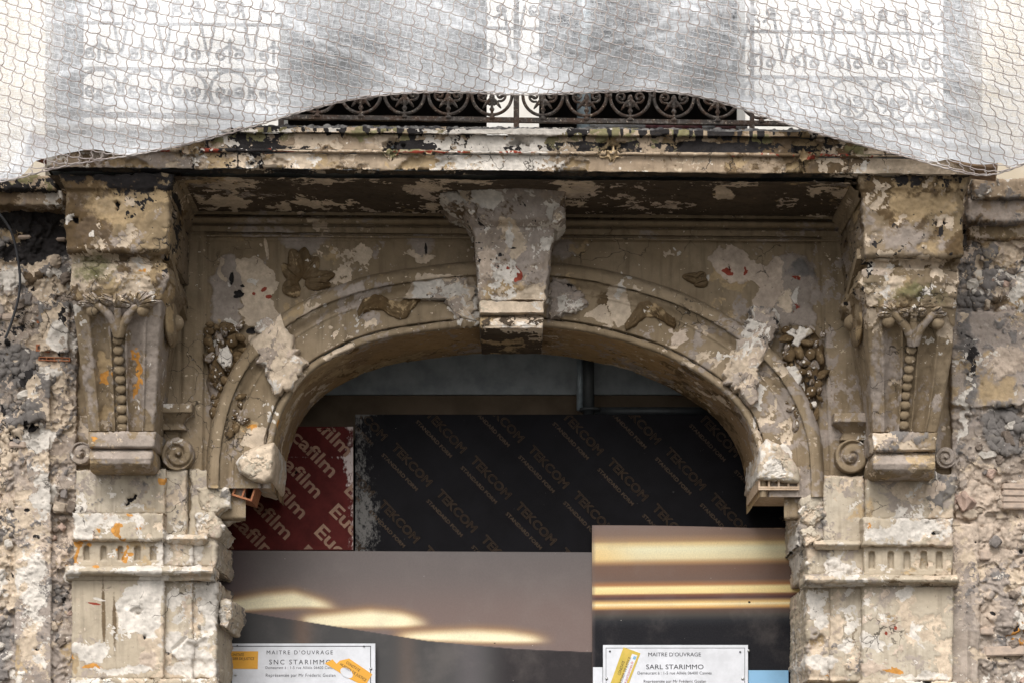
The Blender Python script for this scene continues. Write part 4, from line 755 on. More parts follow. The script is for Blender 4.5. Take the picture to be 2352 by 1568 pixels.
# ------------------------------------------------------------------ pilasters
def niches(cx, y0, y1, hw):
    def f(px, py):
        d = 0 * px
        for c in cx:
            sdv = np.minimum(hw - np.abs(px - c), y1 - py); top = hw - np.hypot(px - c, np.minimum(0, py - (y0 + hw))); sdv = np.minimum(sdv, top)
            d += 0.035 * ss(-1.2, 2.2, sdv)
        return d
    return f
def pilaster(zone, label, X, Y, nch, side, strips):
    x0, x1 = X; yb, ycap, yfr, ymo, ymo2, yend = Y
    t = thing('pilaster', label, 'pilaster', tuple(U((x0 + x1) / 2, 1600, 0)), 'pilasters below the corbels')
    relief('plain_block', x0 + 10, x1 + 2, yb, ycap + 4, -0.13, M_PALE, t, zone, 3, 0.02, None, 5, 0.012, jag=2, lump=0.006, floor={'wh': .06, 'pl': .22, 'li': .25, 'gr': .04, 'oc': .02})
    relief('cap_block', x0 + 2, x1, ycap, yfr, -0.20, M_PALE, t, zone, 2.6, 0.02, None, 5, 0.012, jag=3, lump=0.006, floor={'wh': .14, 'pl': .28, 'pk': .15, 'li': .1, 'or': .004})
    relief('niche_frieze', x0 + 4, x1 - 2, yfr - 3, ymo + 4, -0.155, M_PALE, t, zone, 2.0, 0.02, niches(nch, yfr + 12, ymo - 12, 7.2), 4, 0.01, lump=0.003, floor={'pl': .18, 'wh': .05, 'oc': .05})
    prof = [(ymo, -0.15), (ymo + 2, -0.20), (ymo + 6, -0.225), (ymo + 12, -0.235), (ymo + 18, -0.225), (ymo + 22, -0.19), (ymo + 23, -0.165), (ymo + 28, -0.16), (ymo2, -0.15)]
    loft('half_round', [(p, strips[0][0] - 4 if side < 0 else x0 - 14, x1 + 12 if side < 0 else strips[-1][1] - 6, d) for p, d in prof], M_PALE, t, zone, 2, 0.02, 130, floor={'pl': .3, 'wh': .12, 'li': .15, 'br': .04}, lump=0.006)
    relief('shaft', x0, x1, ymo2 - 2, yend + 3, -0.15, M_PALE, t, zone, 3, 0.02, None, 5, 0.012, jag=2, lump=0.002, floor={'pl': .16, 'wh': .06, 'li': .08, 'pk': .06})
    relief('base_ledge', x0 - 4, (strips[-1][1] if side > 0 else x1 + 22), yend + .5, yend + 60, -0.20, M_PALE, t, zone, 3, 0.02, None, 5, 0.014, jag=5, lump=0.010, floor={'wh': .3, 'pl': .3, 'br': .1})
    a0, b0 = (strips[0][0], strips[-1][1] - 22) if side > 0 else (strips[0][0] + 18, strips[-1][1])
    loft('side_cap', [(yfr - 14, a0, b0, -0.12), (yfr - 8, a0, b0, -0.165), (yfr - 4, a0, b0, -0.17), (yfr - 1, a0, b0, -0.16), (yfr + 2, a0 + 2, b0 - 2, -0.135), (yfr + 8, a0 + 3, b0 - 3, -0.115)], M_PALE, t, zone, 2, 0.02, 60, lump=0.005, floor={'wh': .2, 'pl': .3})
    for k, (a, b, d, bk, lum) in enumerate(strips):
        a, b = (a - 9, b) if side > 0 else (a, b + 9)
        relief('side_strip', a, b, ymo2 - 2, yend + 3, d + .004 * k, M_PALE, t, zone, 3, bk, None, 5, 0.012, jag=1 if bk < .1 else 3, lump=lum, floor={'pl': .25, 'wh': .10, 'pk': .08, 'li': .14, 'gr': .03})
        relief('side_strip', a, b, yfr - 10, ymo + 3, d - 0.006 + .004 * k, M_PALE, t, zone, 3, bk, None, 5, 0.012, jag=1 if bk < .1 else 3, lump=lum, floor={'pl': .25, 'wh': .15, 'pk': .08, 'li': .1, 'gr': .03})
        relief('side_strip', a - (0 if side > 0 else 14), b + (0 if side < 0 else -14), yb, yfr - 6, d + 0.02 + .004 * k, M_PALE, t, zone, 3, bk, None, 5, 0.012, jag=1.5 if bk < .1 else 4, lump=lum, floor={'pl': .2, 'wh': .06, 'li': .25, 'oc': .03, 'gr': .04})
    return t
pilaster('pilaster_a', 'chipped tan pilaster with five small niches left of the opening', (165, 378), (1078, 1176, 1240, 1298, 1332, 1556), (199, 238, 277, 316, 352), 1,
         [(380, 444, -0.10, 0.02, 0.004), (445, 497, -0.075, 0.62, 0.010)])
pilaster('pilaster_b', 'worn cream pilaster with five small niches right of the opening', (1980, 2190), (1090, 1188, 1253, 1318, 1346, 1562), (2002, 2046, 2083, 2122, 2157), -1,
         [(1852, 1904, -0.075, 0.62, 0.010), (1905, 1977, -0.10, 0.02, 0.004)])

# ------------------------------------------------------------------ rubble side walls
def vor2(px, py, cell, seed):
    gx, gy = px / cell, py / cell; ix, iy = np.floor(gx).astype(int), np.floor(gy).astype(int); d1 = np.full(px.shape, 9.); d2 = d1.copy(); idv = np.zeros(px.shape)
    for a in (-1, 0, 1):
        for b in (-1, 0, 1):
            cx, cy = ix + a, iy + b; h = TAB[(cx * 7 + seed) & 63, (cy * 13) & 63, 5] * .45; h2 = TAB[(cx * 5) & 63, (cy * 3 + seed) & 63, 9] * .45
            d = np.hypot(cx + .5 + h - gx, cy + .5 + h2 - gy); n = d < d1; d2 = np.where(n, d1, np.minimum(d2, d)); idv = np.where(n, TAB[cx & 63, cy & 63, 17], idv); d1 = np.where(n, d, d1)
    return d1, d2, idv
def rubble_depth(flat):
    def f(px, py):
        def nf(fr, o, sd_): return fbm(np.stack([px * fr, py * fr, 0 * px + sd_], -1), 1.0, o, .6, sd_)
        wx = 12 * nf(.03, 3, 2); wy = 12 * nf(.03, 3, 3)
        d1, d2, idv = vor2(px + wx, py + wy, 62, 3); cell = np.clip((d2 - d1) / .16, 0, 1)
        lv = nf(.011, 3, 9) * 2.2 + .25 * idv; st_ = np.floor(lv); fr = lv - st_; terr = st_ + ss(.0, .14, fr)      # broken layers of old render
        e1, e2, ide = vor2(px + 1.4 * wx, py + 1.4 * wy, 24, 8); g1, g2, idg = vor2(px + wy, py + wx, 11, 21)
        rough = -0.011 * terr - 0.012 * cell * (nf(.012, 2, 15) > .05) - 0.011 * ide - 0.003 * idg + 0.006 * nf(.05, 4, 4)
        m = np.clip(flat(px, py) + 0.35 * nf(.03, 4, 12), 0, 1); m = ss(.38, .62, m)
        return rough * (1 - m) - (0.050 + 0.005 * nf(.02, 4, 5)) * m
    return f
def flatL(px, py):
    lo = ss(28, 40, px) * ss(119, 115, px) * ss(1080, 1120, py); mid = ss(58, 66, px) * ss(118, 113, px) * ss(840, 870, py) * ss(1120, 1090, py) * (1 - .8 * ss(36, 18, np.hypot(px - 92, py - 985)))
    return .98 * np.maximum(np.maximum(lo, mid), ss(88, 94, px) * ss(160, 156, px) * ss(690, 700, py) * ss(812, 804, py))
def flatR(px, py):
    return np.maximum(ss(1190, 1210, py) * ss(2256, 2240, px) * 0.95, np.maximum(0.8 * ss(710, 725, py) * ss(950, 920, py), 0.0))
RL = thing('rubble_wall', 'crumbling sooty rubble wall on the left edge with a hanging cable', 'wall', tuple(U(60, 1600, 0.0)))
relief('masonry', -40, 176, 466, 1640, -0.02, M_RUBBLE, RL, 'wall_a', 2.6, 0.15, rubble_depth(flatL), 3, 0.004, lump=0.003, floor={'gr': .22, 'wh': .05, 'pl': .24, 'pk': .06, 'dk': .02, 'li': .42, 'oc': .03})
relief('cornice_block', -520, 144, 438, 473, -0.17, M_CORNICE, RL, 'ledge', 2.6, 0.1, None, 5, 0.014, jag=4, lump=0.008, floor={'br': .4, 'li': .3, 'wh': .03})
relief('cornice_ledge', -520, 128, 402, 437, -0.22, M_CORNICE, RL, 'ledge', 2.6, 0.1, None, 5, 0.014, jag=4, lump=0.008, floor={'mo': .75, 'dk': .5}, label='mossy green ledge course')
E('wh', 108, 422, 9, 16, z=('ledge',), soft=8)
RR = thing('rubble_wall', 'crumbling pink and grey rubble wall on the right edge with a cement blob', 'wall', tuple(U(2290, 1600, 0.0)))
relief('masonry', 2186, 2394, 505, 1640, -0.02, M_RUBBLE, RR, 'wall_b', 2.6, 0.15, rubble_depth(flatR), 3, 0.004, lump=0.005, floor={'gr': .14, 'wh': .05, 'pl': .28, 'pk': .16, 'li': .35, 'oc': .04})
relief('cornice_block', 2222, 2880, 457, 510, -0.15, M_CORNICE, RR, 'ledge', 2.6, 0.1, None, 5, 0.014, jag=4, lump=0.006, floor={'li': .6, 'br': .15, 'gr': .1})
relief('cornice_ledge', 2236, 2880, 412, 456, -0.19, M_CORNICE, RR, 'ledge', 2.6, 0.1, None, 5, 0.014, jag=4, lump=0.004, floor={'wh': .4, 'gr': .3, 'dk': .08})
relief('string_course', 2226, 2880, 511, 548, -0.075, M_OCHRE, RR, 'ledge2', 2.6, 0.1, None, 4, 0.012, jag=4, lump=0.010, floor={'pl': .3, 'oc': .2, 'pk': .2})
for P_, x0, x1 in ((RL, -520, -39), (RR, 2393, 2880)):
    relief('masonry', x0, x1, 440, 1640, -0.02, M_RUBBLE, P_, 'wall_beyond', 6, 0.15, rubble_depth(lambda px, py: 0 * px), 3, 0.004, lump=0.006, floor={'gr': .2, 'wh': .06, 'pl': .25, 'pk': .08, 'li': .4})
for P_, x0, x1, d, bk in ((RL, -520, 176, -0.03, .15), (RR, 2186, 2880, -0.03, .15)):
    a = U(x0, 1639, 0); b = U(x1, 1639, 0); V, Q = box(a[0], b[0], d, bk, -0.02, a[2]); obj('wall_foot', V, Q, None, M_RUBBLE, P_, False)
for x0, x1 in ((160, 497), (1852, 2195)):
    a = U(x0, 1600, -.19); b = U(x1, 1600, -.19); V, Q = box(a[0], b[0], -0.19, 0.60, -0.02, a[2]); obj('pier_foot', V, Q, None, M_PALE, WALL, False)
# loose stones and bricks one can pick out
def stone_mesh(seed, mat):
    V, Q, _ = sphere(12, 8); V = np.sign(V) * np.abs(V) ** 0.6; n = fbm(V + seed * 3.1, 1.4, 4, .65, seed); V = V * (1 + 0.42 * n)[:, None]
    return mesh_of('stone', V, Q, None, mat, False)
SM = [stone_mesh(i, M_STONES[i % 5]) for i in range(15)]
def stones(parent, spots, rnd):
    for (x, y, r) in spots:
        d = -0.022 - 0.02 * rnd.random(); s_ = r * kk(d)
        inst('stone', rnd.choice(SM), parent, tuple(U(x, y, d)), (rnd.uniform(-.3, .3), rnd.random() * 6, rnd.uniform(-.3, .3)), (s_ * rnd.uniform(.9, 1.4), s_ * .9, s_ * rnd.uniform(.6, .95)))
rnd = random.Random(12)
def scatter(n, fx, y0, y1, r0, r1):
    out = []; k = 0
    while len(out) < n and k < 5000:
        k += 1; x = fx(rnd); y = rnd.uniform(y0, y1); r = rnd.uniform(r0, r1)
        if all(math.hypot(x - a, y - b) > .8 * (r + c) for a, b, c in out): out.append((x, y, r))
    return out
stones(RL, scatter(14, lambda q: q.uniform(-6, 50), 650, 1560, 5, 15) + scatter(12, lambda q: q.uniform(122, 162), 1110, 1560, 5, 12) + [(60, 690, 14), (100, 960, 12), (55, 905, 15), (140, 1165, 16), (165, 1165, 12), (128, 600, 12), (150, 640, 12)], rnd)
stones(RR, scatter(14, lambda q: q.uniform(2250, 2360), 1040, 1570, 5, 13) + scatter(10, lambda q: q.uniform(2216, 2360), 600, 700, 6, 14) + scatter(6, lambda q: q.uniform(2240, 2360), 960, 1060, 8, 18) + [(2175, 1120, 18), (2190, 1145, 16), (2215, 1150, 20), (2228, 1180, 14)], rnd)
for (x0, x1, y0, y1, c, p, m) in ((84, 112, 716, 742, 2, RL, M_BRICK), (82, 112, 790, 806, 2, RL, M_BRICK), (88, 160, 818, 827, 4, RL, M_BRICK)):
    hollow_brick('hollow_brick', x0, x1, y0, y1, -0.05, 0.12, c, m, p, -0.03)
def brick(parent, x0, x1, y0, y1, d, mat):
    a = U(x0, y0, d); b = U(x1, y1, d); V, Q = box(0, b[0] - a[0], 0, 0.12, 0, a[2] - b[2]); bm = bmesh.new()
    vs = [bm.verts.new(v) for v in V]; [bm.faces.new([vs[i] for i in q]) for q in Q]; bmesh.ops.recalc_face_normals(bm, faces=bm.faces)
    bmesh.ops.bevel(bm, geom=list(bm.edges), offset=0.006, segments=2, affect='EDGES'); me = bpy.data.meshes.new('brick'); bm.to_mesh(me); bm.free(); me.materials.append(mat)
    return inst('brick', me, parent, (a[0], d, b[2]), (0, rnd.uniform(-.04, .04), 0))
for s_ in ((2250, 2276, 1264, 1284), (2262, 2356, 1484, 1506), (2250, 2282, 1440, 1456)): brick(RR, *s_, -0.055, M_PALEBRICK)
for i in range(4): brick(RR, 2303, 2360, 1108 + i * 15, 1122 + i * 15, -0.07 - 0.003 * (i % 2), M_PALEBRICK)
for s_ in ((20, 58, 1012, 1026), (5, 40, 720, 735), (40, 70, 540, 548), (128, 150, 545, 552)): brick(RL, *s_, -0.05, M_PALEBRICK)
# cable
P = np.array([(-6, 486), (10, 506), (26, 530), (36, 565), (44, 610), (47, 650), (42, 690), (30, 730), (18, 765), (12, 777)], float); q = np.linspace(0, 1, 60); qq = np.linspace(0, 1, 10)
xs = np.interp(q, qq, P[:, 0]); ys = np.interp(q, qq, P[:, 1])
for _ in range(8): xs[1:-1] = (xs[:-2] + 2 * xs[1:-1] + xs[2:]) / 4; ys[1:-1] = (ys[:-2] + 2 * ys[1:-1] + ys[2:]) / 4
v, Q, T = tube(U(xs, ys, -0.24 + 0.06 * np.sin(q * 2)), 0.007, 10); tag(obj('cable', v, Q, T, M_CABLE), 'black cable hanging loose down the left rubble wall', 'cable')

# ------------------------------------------------------------------ balcony
BAL = thing('balcony', 'stained stone balcony slab with black drips and moss along its front edge', 'balcony', tuple(U(1176, 420, -0.4)))
def drips(px, py, V, A):
    # bitumen runs from the torn felt and a black painted band along the fascia
    z0_ = 0 * px; s1 = vn(np.stack([V[:, 0] * 52, z0_, z0_ + 3.3], -1)); s2 = vn(np.stack([V[:, 0] * 4.2, z0_ + 9, z0_ + 1.3], -1)); s3 = fbm(V, 14, 4, .6, 33)
    yc = py - 0.0085 * (px - CX); ln = 6 + 34 * np.clip(s1, 0, 1) ** 1.2 * (1 + .5 * s2)
    reg = ss(560, 680, px) * ss(1960, 1880, px)
    v = np.where(s1 > -.05 + .2 * s2, .95 - ss(-3, 5, yc - 299 - ln), -1) * (.35 + .65 * reg); A['dk'] = np.maximum(A['dk'], v)
    mid = ss(790, 900, px) * ss(1980, 1930, px); lo = np.where(mid > .5, 322, 336) + 7 * s3
    b = ss(lo - 2, lo + 3, yc) * ss(351, 346, yc) * (.78 * np.maximum(mid, .8 * ss(520, 560, px) * ss(800, 760, px)) + .35 * s2 + .45 * s3)
    A['dk'] = np.maximum(A['dk'], np.where((yc > 312) & (yc < 353), b, -1))
def edgeblack(px, py, V, A):
    s2 = vn(np.stack([V[:, 0] * 4.5, 0 * px + 2, 0 * px + 6.3], -1)); A['dk'] = np.maximum(A['dk'], 0.40 + 0.6 * s2)
FA = ('fascia',)
for x, y, a, b in ((600, 306, 60, 16), (530, 316, 40, 18), (880, 305, 80, 9), (940, 330, 26, 18), (905, 345, 30, 10), (1060, 305, 60, 7), (1745, 325, 24, 18), (1960, 342, 30, 12), (1080, 345, 14, 12)): E('mo', x, y, a, b, z=FA, soft=12)
for x, y, a, b in ((905, 333, 20, 13), (1195, 331, 16, 11), (1405, 338, 34, 22), (1545, 332, 22, 16), (1850, 340, 22, 30), (440, 340, 24, 16)): E('oc', x, y, a, b, z=FA, soft=8, lift=-0.025)
for x, y, a, b in ((1405, 342, 12, 10), (905, 335, 8, 7), (1196, 333, 8, 5)): E('br', x, y, a, b, z=FA, soft=6, lift=-0.03)
for x0, x1 in ((560, 690), (890, 1060), (1000, 1200), (1120, 1230)): E('rd', (x0 + x1) / 2, 350, (x1 - x0) / 2, 2.2, z=FA, soft=3)
for x, y, a, b in ((290, 378, 50, 14), (610, 380, 46, 16), (975, 376, 60, 18), (1310, 400, 40, 34), (1820, 390, 26, 16), (800, 385, 30, 8)): E('oc', x, y, a, b, z=FA, soft=6, lift=-0.018)
for x in (545, 445, 1241, 1282, 1843, 1848): E('dk', x, 372, 1.2, 24, z=FA, soft=2, lift=-0.02)
for x in (277, 590, 946, 1012, 1540): E('br', x, 366, 2, 6, 20, z=FA, soft=3)
X0, X1 = 105, 2232
along('drip_strip', [(294, -0.60), (295, -0.84), (297, -0.872), (309, -0.874), (311, -0.85)], X0, X1, M_CORNICE, BAL, 'fascia', 3, extra=drips, floor={'wh': .3, 'mo': .14, 'br': .1, 'pl': .2}, lump=0.006)
along('upper_fascia', [(311, -0.838), (330, -0.835), (347, -0.833)], X0 + 3, X1 - 3, M_CORNICE, BAL, 'fascia', 3, extra=drips, floor={'wh': .14, 'pl': .22, 'mo': .05, 'br': .24, 'dk': .06, 'li': .14}, lump=0.008)
along('string_moulding', [(347, -0.85), (348, -0.865), (352, -0.866), (355, -0.858), (357, -0.845)], X0 + 1, X1 - 1, M_CORNICE, BAL, 'fascia', 3, floor={'rd': .07, 'pl': .25, 'dk': .08, 'br': .2, 'wh': .1}, lump=0.004)
along('lower_fascia', [(357, -0.838), (375, -0.836), (393, -0.834), (394, -0.828)], X0 + 3, X1 - 3, M_CORNICE, BAL, 'fascia', 3, floor={'wh': .16, 'pl': .28, 'li': .22, 'br': .22, 'oc': .08, 'dk': .02}, lump=0.008)
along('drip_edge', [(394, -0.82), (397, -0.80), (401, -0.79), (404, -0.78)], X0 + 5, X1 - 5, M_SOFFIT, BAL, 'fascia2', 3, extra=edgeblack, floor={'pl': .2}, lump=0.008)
ys = np.linspace(-0.785, -0.0, 80); xs = np.linspace(X0 + 6, X1 - 6, 560); zf = U(0, 404, -0.78)[2]
Xg = (xs[None] - CX) * kk(-0.78) + 0 * ys[:, None]; Zg = zf - 0.0085 * Xg - 0.02 * ss(-0.6, -0.78, ys)[:, None]
for x, y, a, b in ((545, 420, 50, 10), (540, 470, 14, 26), (760, 412, 80, 6), (970, 430, 34, 16), (985, 475, 22, 12), (1330, 430, 60, 16), (1320, 462, 40, 8), (1600, 420, 40, 6), (1660, 440, 30, 20), (1700, 418, 60, 8), (1880, 435, 34, 8), (1950, 470, 12, 8), (480, 470, 24, 6), (1450, 455, 10, 4), (640, 475, 20, 5), (1080, 412, 90, 8)): E('pl', x, y, a, b, z=('soffit',), soft=16)
for x, y, a, b in ((970, 440, 26, 14), (1340, 445, 40, 12), (1560, 470, 30, 8), (1800, 465, 24, 6)): E('pk', x, y, a, b, z=('soffit',), soft=14)
def sof(px, py, V, A):
    A['pl'] = np.maximum(A['pl'], np.where(V[:, 1] < -0.4, 0.16 * ss(-0.4, -0.78, V[:, 1]) + 0.0, -1))
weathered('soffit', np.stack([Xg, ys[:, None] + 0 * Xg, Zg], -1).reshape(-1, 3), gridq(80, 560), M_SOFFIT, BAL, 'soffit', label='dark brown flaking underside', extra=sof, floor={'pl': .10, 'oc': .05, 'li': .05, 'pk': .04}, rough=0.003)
a = U(X0 + 4, 296, -0.84); b = U(X1 - 4, 296, -0.84); V, Q = box(a[0], b[0], -0.77, 0.5, zf + 0.03, a[2] - 0.012); obj('slab', V, Q, None, M_CONC, BAL, False)
TOPZ = float(a[2])
# torn felt along the edge
n = 420; xs = np.linspace(560, 1960, n); rz = np.array([3 + 5 * max(0, vn(np.array([[x * .06, 3.1, 1.7]]))[0]) + 3 * vn(np.array([[x * .25, 1.1, 2.7]]))[0] for x in xs])
top = U(xs, 297 + 0.0085 * (xs - CX) - np.maximum(rz, .6), -0.862); bot = U(xs, 298.5 + 0.0085 * (xs - CX), -0.866); bk = top.copy(); bk[:, 1] = -0.80; bk[:, 2] -= 0.01
V = np.stack([bot, top, bk], 0); obj('torn_felt', V.reshape(-1, 3), gridq(3, n), None, M_FELT, BAL, False)

# ------------------------------------------------------------------ railing
RAIL = thing('balcony_railing', 'rusty wrought iron railing of rings and scrolls half hidden by netting', 'railing', (0, -0.74, TOPZ))
YR = -0.74; KR = kk(YR)
def rail_y(px): return 275 + 0.013 * (px - CX)
def flatbar(x0, x1, y0f, h, d, th):
    xs = np.linspace(x0, x1, 60); a = U(xs, y0f(xs), d); b = U(xs, y0f(xs) + h, d); a2 = a.copy(); b2 = b.copy(); a2[:, 1] += th; b2[:, 1] += th
    V = np.stack([a, b, b2, a2], 1); return V.reshape(-1, 3), gridq(60, 4, True)
for x0, x1 in ((120, 1180), (1192, 2226)):
    V, Q = flatbar(x0, x1, lambda x: rail_y(x) - 5, 10, YR - 0.012, 0.024); obj('bottom_rail', V, Q, None, M_IRON, RAIL, False)
    for yy in (166, 62): V, Q = flatbar(x0, x1, lambda x, yy=yy: rail_y(x) - 275 + yy, 6, YR - 0.006, 0.012); obj('mid_rail', V, Q, None, M_IRON, RAIL, False)
    V, Q = flatbar(x0, x1, lambda x: rail_y(x) - 275 - 75, 12, YR - 0.02, 0.04); obj('hand_rail', V, Q, None, M_IRON, RAIL, False)
for x, y0, y1, w_ in ((645, 262, 308, 12), (1186, -80, 312, 13), (1728, 280, 318, 11), (1728, -80, 280, 9), (130, -80, 300, 12), (2218, -80, 310, 12)):
    V, Q = boxpx(x - w_ / 2, x + w_ / 2, y0, y1, YR - 0.016, 0.032); obj('post', V, Q, None, M_IRON, RAIL, False)
def loc(pts): return np.array([(x * KR, 0, -y * KR) for x, y in pts])   # motif coordinates, y down, origin on the rail
def spiral(cx, cy, r0, r1, a0, a1, n=34):
    t = np.linspace(0, 1, n); r = r0 + (r1 - r0) * t; a = a0 + (a1 - a0) * t; return [(cx + r[i] * math.cos(a[i]), cy + r[i] * math.sin(a[i])) for i in range(n)]
def tm(nm, P, r, segs=8, closed=False):
    v, Q, T = tube(P, r, segs, closed); return mesh_of(nm, v, Q, T, M_IRON)
t_ = np.linspace(0, 2 * np.pi, 44, endpoint=False)
RING = tm('ring', loc([(46 * math.cos(a), -56 + 46 * math.sin(a)) for a in t_]), 0.0085, 8, True)
def scrollpts(s, flipy=1, cy=-54): 
    P = spiral(20 * s, cy, 3, 13, 0 if s > 0 else math.pi, (0 if s > 0 else math.pi) + s * flipy * (2 * math.pi + 1.9))
    e = P[-1]; return P + [(e[0] * .72, e[1] + 4 * flipy), (4 * s, e[1] + 9 * flipy)]
SCR = [tm('scroll', loc(scrollpts(s)), np.r_[np.full(3, .014), np.full(33, .0065)], 8) for s in (1, -1)]
STEM = None
zz = np.array([-1, 3, 6, 8, 10, 14, 18, 21, 24, 27, 30, 34, 38, 44, 52, 60], float); rr = np.array([9, 8, 6, 4, 3.2, 3, 3.4, 5.6, 5.8, 3.6, 3, 5.6, 4.6, 5.4, 6.6, 3], float)
STEM = tm('stem', np.array([(0, 0, z * KR) for z in zz]), rr * KR, 10)
LEAFM = []
for s in (1, -1): LEAFM.append(tm('leaf', loc([(2 * s, -46), (7 * s, -42), (12 * s, -37), (17 * s, -30), (21 * s, -25)]), [.011, .010, .009, .007, .003], 7))
CLIP = tm('clip', loc([(-6, -56), (6, -56)]), .011, 8)
VBAR = [tm('bar', loc([(0, -138), (4 * s, -150), (12 * s, -190), (19 * s, -232), (26 * s, -262)]), .0075, 6) for s in (1, -1)]
SCR2 = [tm('scroll', loc([(x, y) for x, y in scrollpts(s, -1, -138)]), .0075, 7) for s in (1, -1)]
SCR3 = [tm('scroll', loc([(x, y) for x, y in scrollpts(s, 1, -252)]), .0075, 7) for s in (1, -1)]
SPIKE = tm('spike', loc([(0, -120), (0, -140), (0, -158), (0, -166), (0, -180)]), [.006, .009, .007, .013, .001], 8)
xs_ = [1130 - 100.3 * i for i in range(10)] + [1247 + 100.3 * i for i in range(10)]
for x in xs_:
    o = U(x, rail_y(x), YR)
    for nm, me in [('ring', RING), ('stem', STEM), ('scroll', SCR[0]), ('scroll', SCR[1]), ('leaf', LEAFM[0]), ('leaf', LEAFM[1]), ('scroll', SCR2[0]), ('scroll', SCR2[1]), ('spike', SPIKE), ('scroll', SCR3[0]), ('scroll', SCR3[1])]: inst(nm, me, RAIL, o)
    o2 = U(x + 50, rail_y(x + 50), YR); inst('clip', CLIP, RAIL, o2); inst('bar', VBAR[0], RAIL, o2); inst('bar', VBAR[1], RAIL, o2)

# ------------------------------------------------------------------ upper storey behind the railing
UP = thing('upper_storey', 'pale rendered upper wall with dark openings behind the netting', 'building', (0, 0.2, TOPZ))
ZT = 8.2
for x0, x1, m in ((-700, 104, M_CREAM), (192, 642, M_WHITE), (1118, 1238, M_WHITE), (1712, 2166, M_WHITE), (2256, 3050, M_CREAM)):
    a = U(x0, 0, 0); b = U(x1, 0, 0); V, Q = box(a[0], b[0], 0.0, 0.45, TOPZ - 0.06, ZT); obj('pier', V, Q, None, m, UP, False)
a = U(-700, 0, 0); b = U(3050, 0, 0); V, Q = box(a[0], b[0], 0.004, 0.44, 7.3, ZT + .3); obj('lintel', V, Q, None, M_CREAM, UP, False)
def room(x0, x1, y0, y1, z0, z1, t=0.1):
    P = [box(x0 - t, x0, y0, y1, z0, z1), box(x1, x1 + t, y0, y1, z0, z1), box(x0 - t, x1 + t, y1 + .001, y1 + t, z0 - t, z1 + t), box(x0 - t, x1 + t, y0, y1, z0 - t, z0 - .001), box(x0 - t, x1 + t, y0, y1, z1 + .001, z1 + t)]
    V, Q, _ = merge([(p[0], p[1]) for p in P]); return struct(obj('room', V, Q, None, M_ROOM, None, False))
room(a[0], b[0], 0.46, 4.0, TOPZ - 0.1, 7.9)
# pipe standing in the upper room, and a painted pole lying on the slab
v, Q, T = tube([U(1341, 300, 0.5), U(1341, -200, 0.5)], 0.040, 18); tag(obj('upright_pipe', v, Q, T, M_PIPE), 'grey upright pipe in the dark opening behind the railing', 'pipe')
POLE = thing('barrier_pole', 'maroon and grey banded pole lying on the balcony behind the railing', 'pole', tuple(U(1540, 296, -0.6)))
segs_ = [(1356, 1452, M_GREYPOLE), (1452, 1482, M_GREYPOLE), (1482, 1612, M_REDPIPE), (1612, 1642, M_GREYPOLE), (1642, 1690, M_REDPIPE), (1690, 1716, M_GREYPOLE)]
for x0, x1, m in segs_: v, Q, T = tube([U(x0, 289 + .004 * (x0 - 1176), -0.6), U(x1, 289 + .004 * (x1 - 1176), -0.6)], 0.021, 16); obj('band', v, Q, T, m, POLE)

# ------------------------------------------------------------------ inside the arch
room(-2.0, 2.0, 0.63, 3.2, 0.0, 4.75)
V, Q = boxpx(560, 1860, 790, 905, 1.0, 0.3); tag(obj('concrete_beam', V, Q, None, M_CONC, None, False), 'stained blue grey concrete beam under the crown of the arch', 'beam')
V, Q = boxpx(560, 1860, 905.6, 1010, 1.03, 0.1); tag(obj('timber_board', V, Q, None, M_BOARD, None, False), 'wide dark brown board below the concrete beam', 'board')
PIP = thing('drain_pipe', 'dark steel drain pipe with a flange hanging in the arch', 'pipe', tuple(U(1350, 950, 0.8)))
v, Q, T = tube([U(1352, 785, 0.78), U(1352, 952, 0.78)], 0.033, 18); obj('pipe', v, Q, T, M_DPIPE, PIP)
v, Q, T = tube([U(1333, 785, 0.84), U(1333, 942, 0.84)], 0.022, 18); obj('pipe', v, Q, T, M_PIPE, PIP, label='lighter grey pipe behind')
v, Q, T = tube([U(1355, 938, 0.78), U(1355, 944, 0.78)], 0.062, 20); obj('flange', v, Q, T, M_DPIPE, PIP)
v, Q, T = tube([U(1366, 944, 0.80), U(1700, 944, 0.80)], 0.026, 16); obj('branch_pipe', v, Q, T, M_DPIPE, PIP)

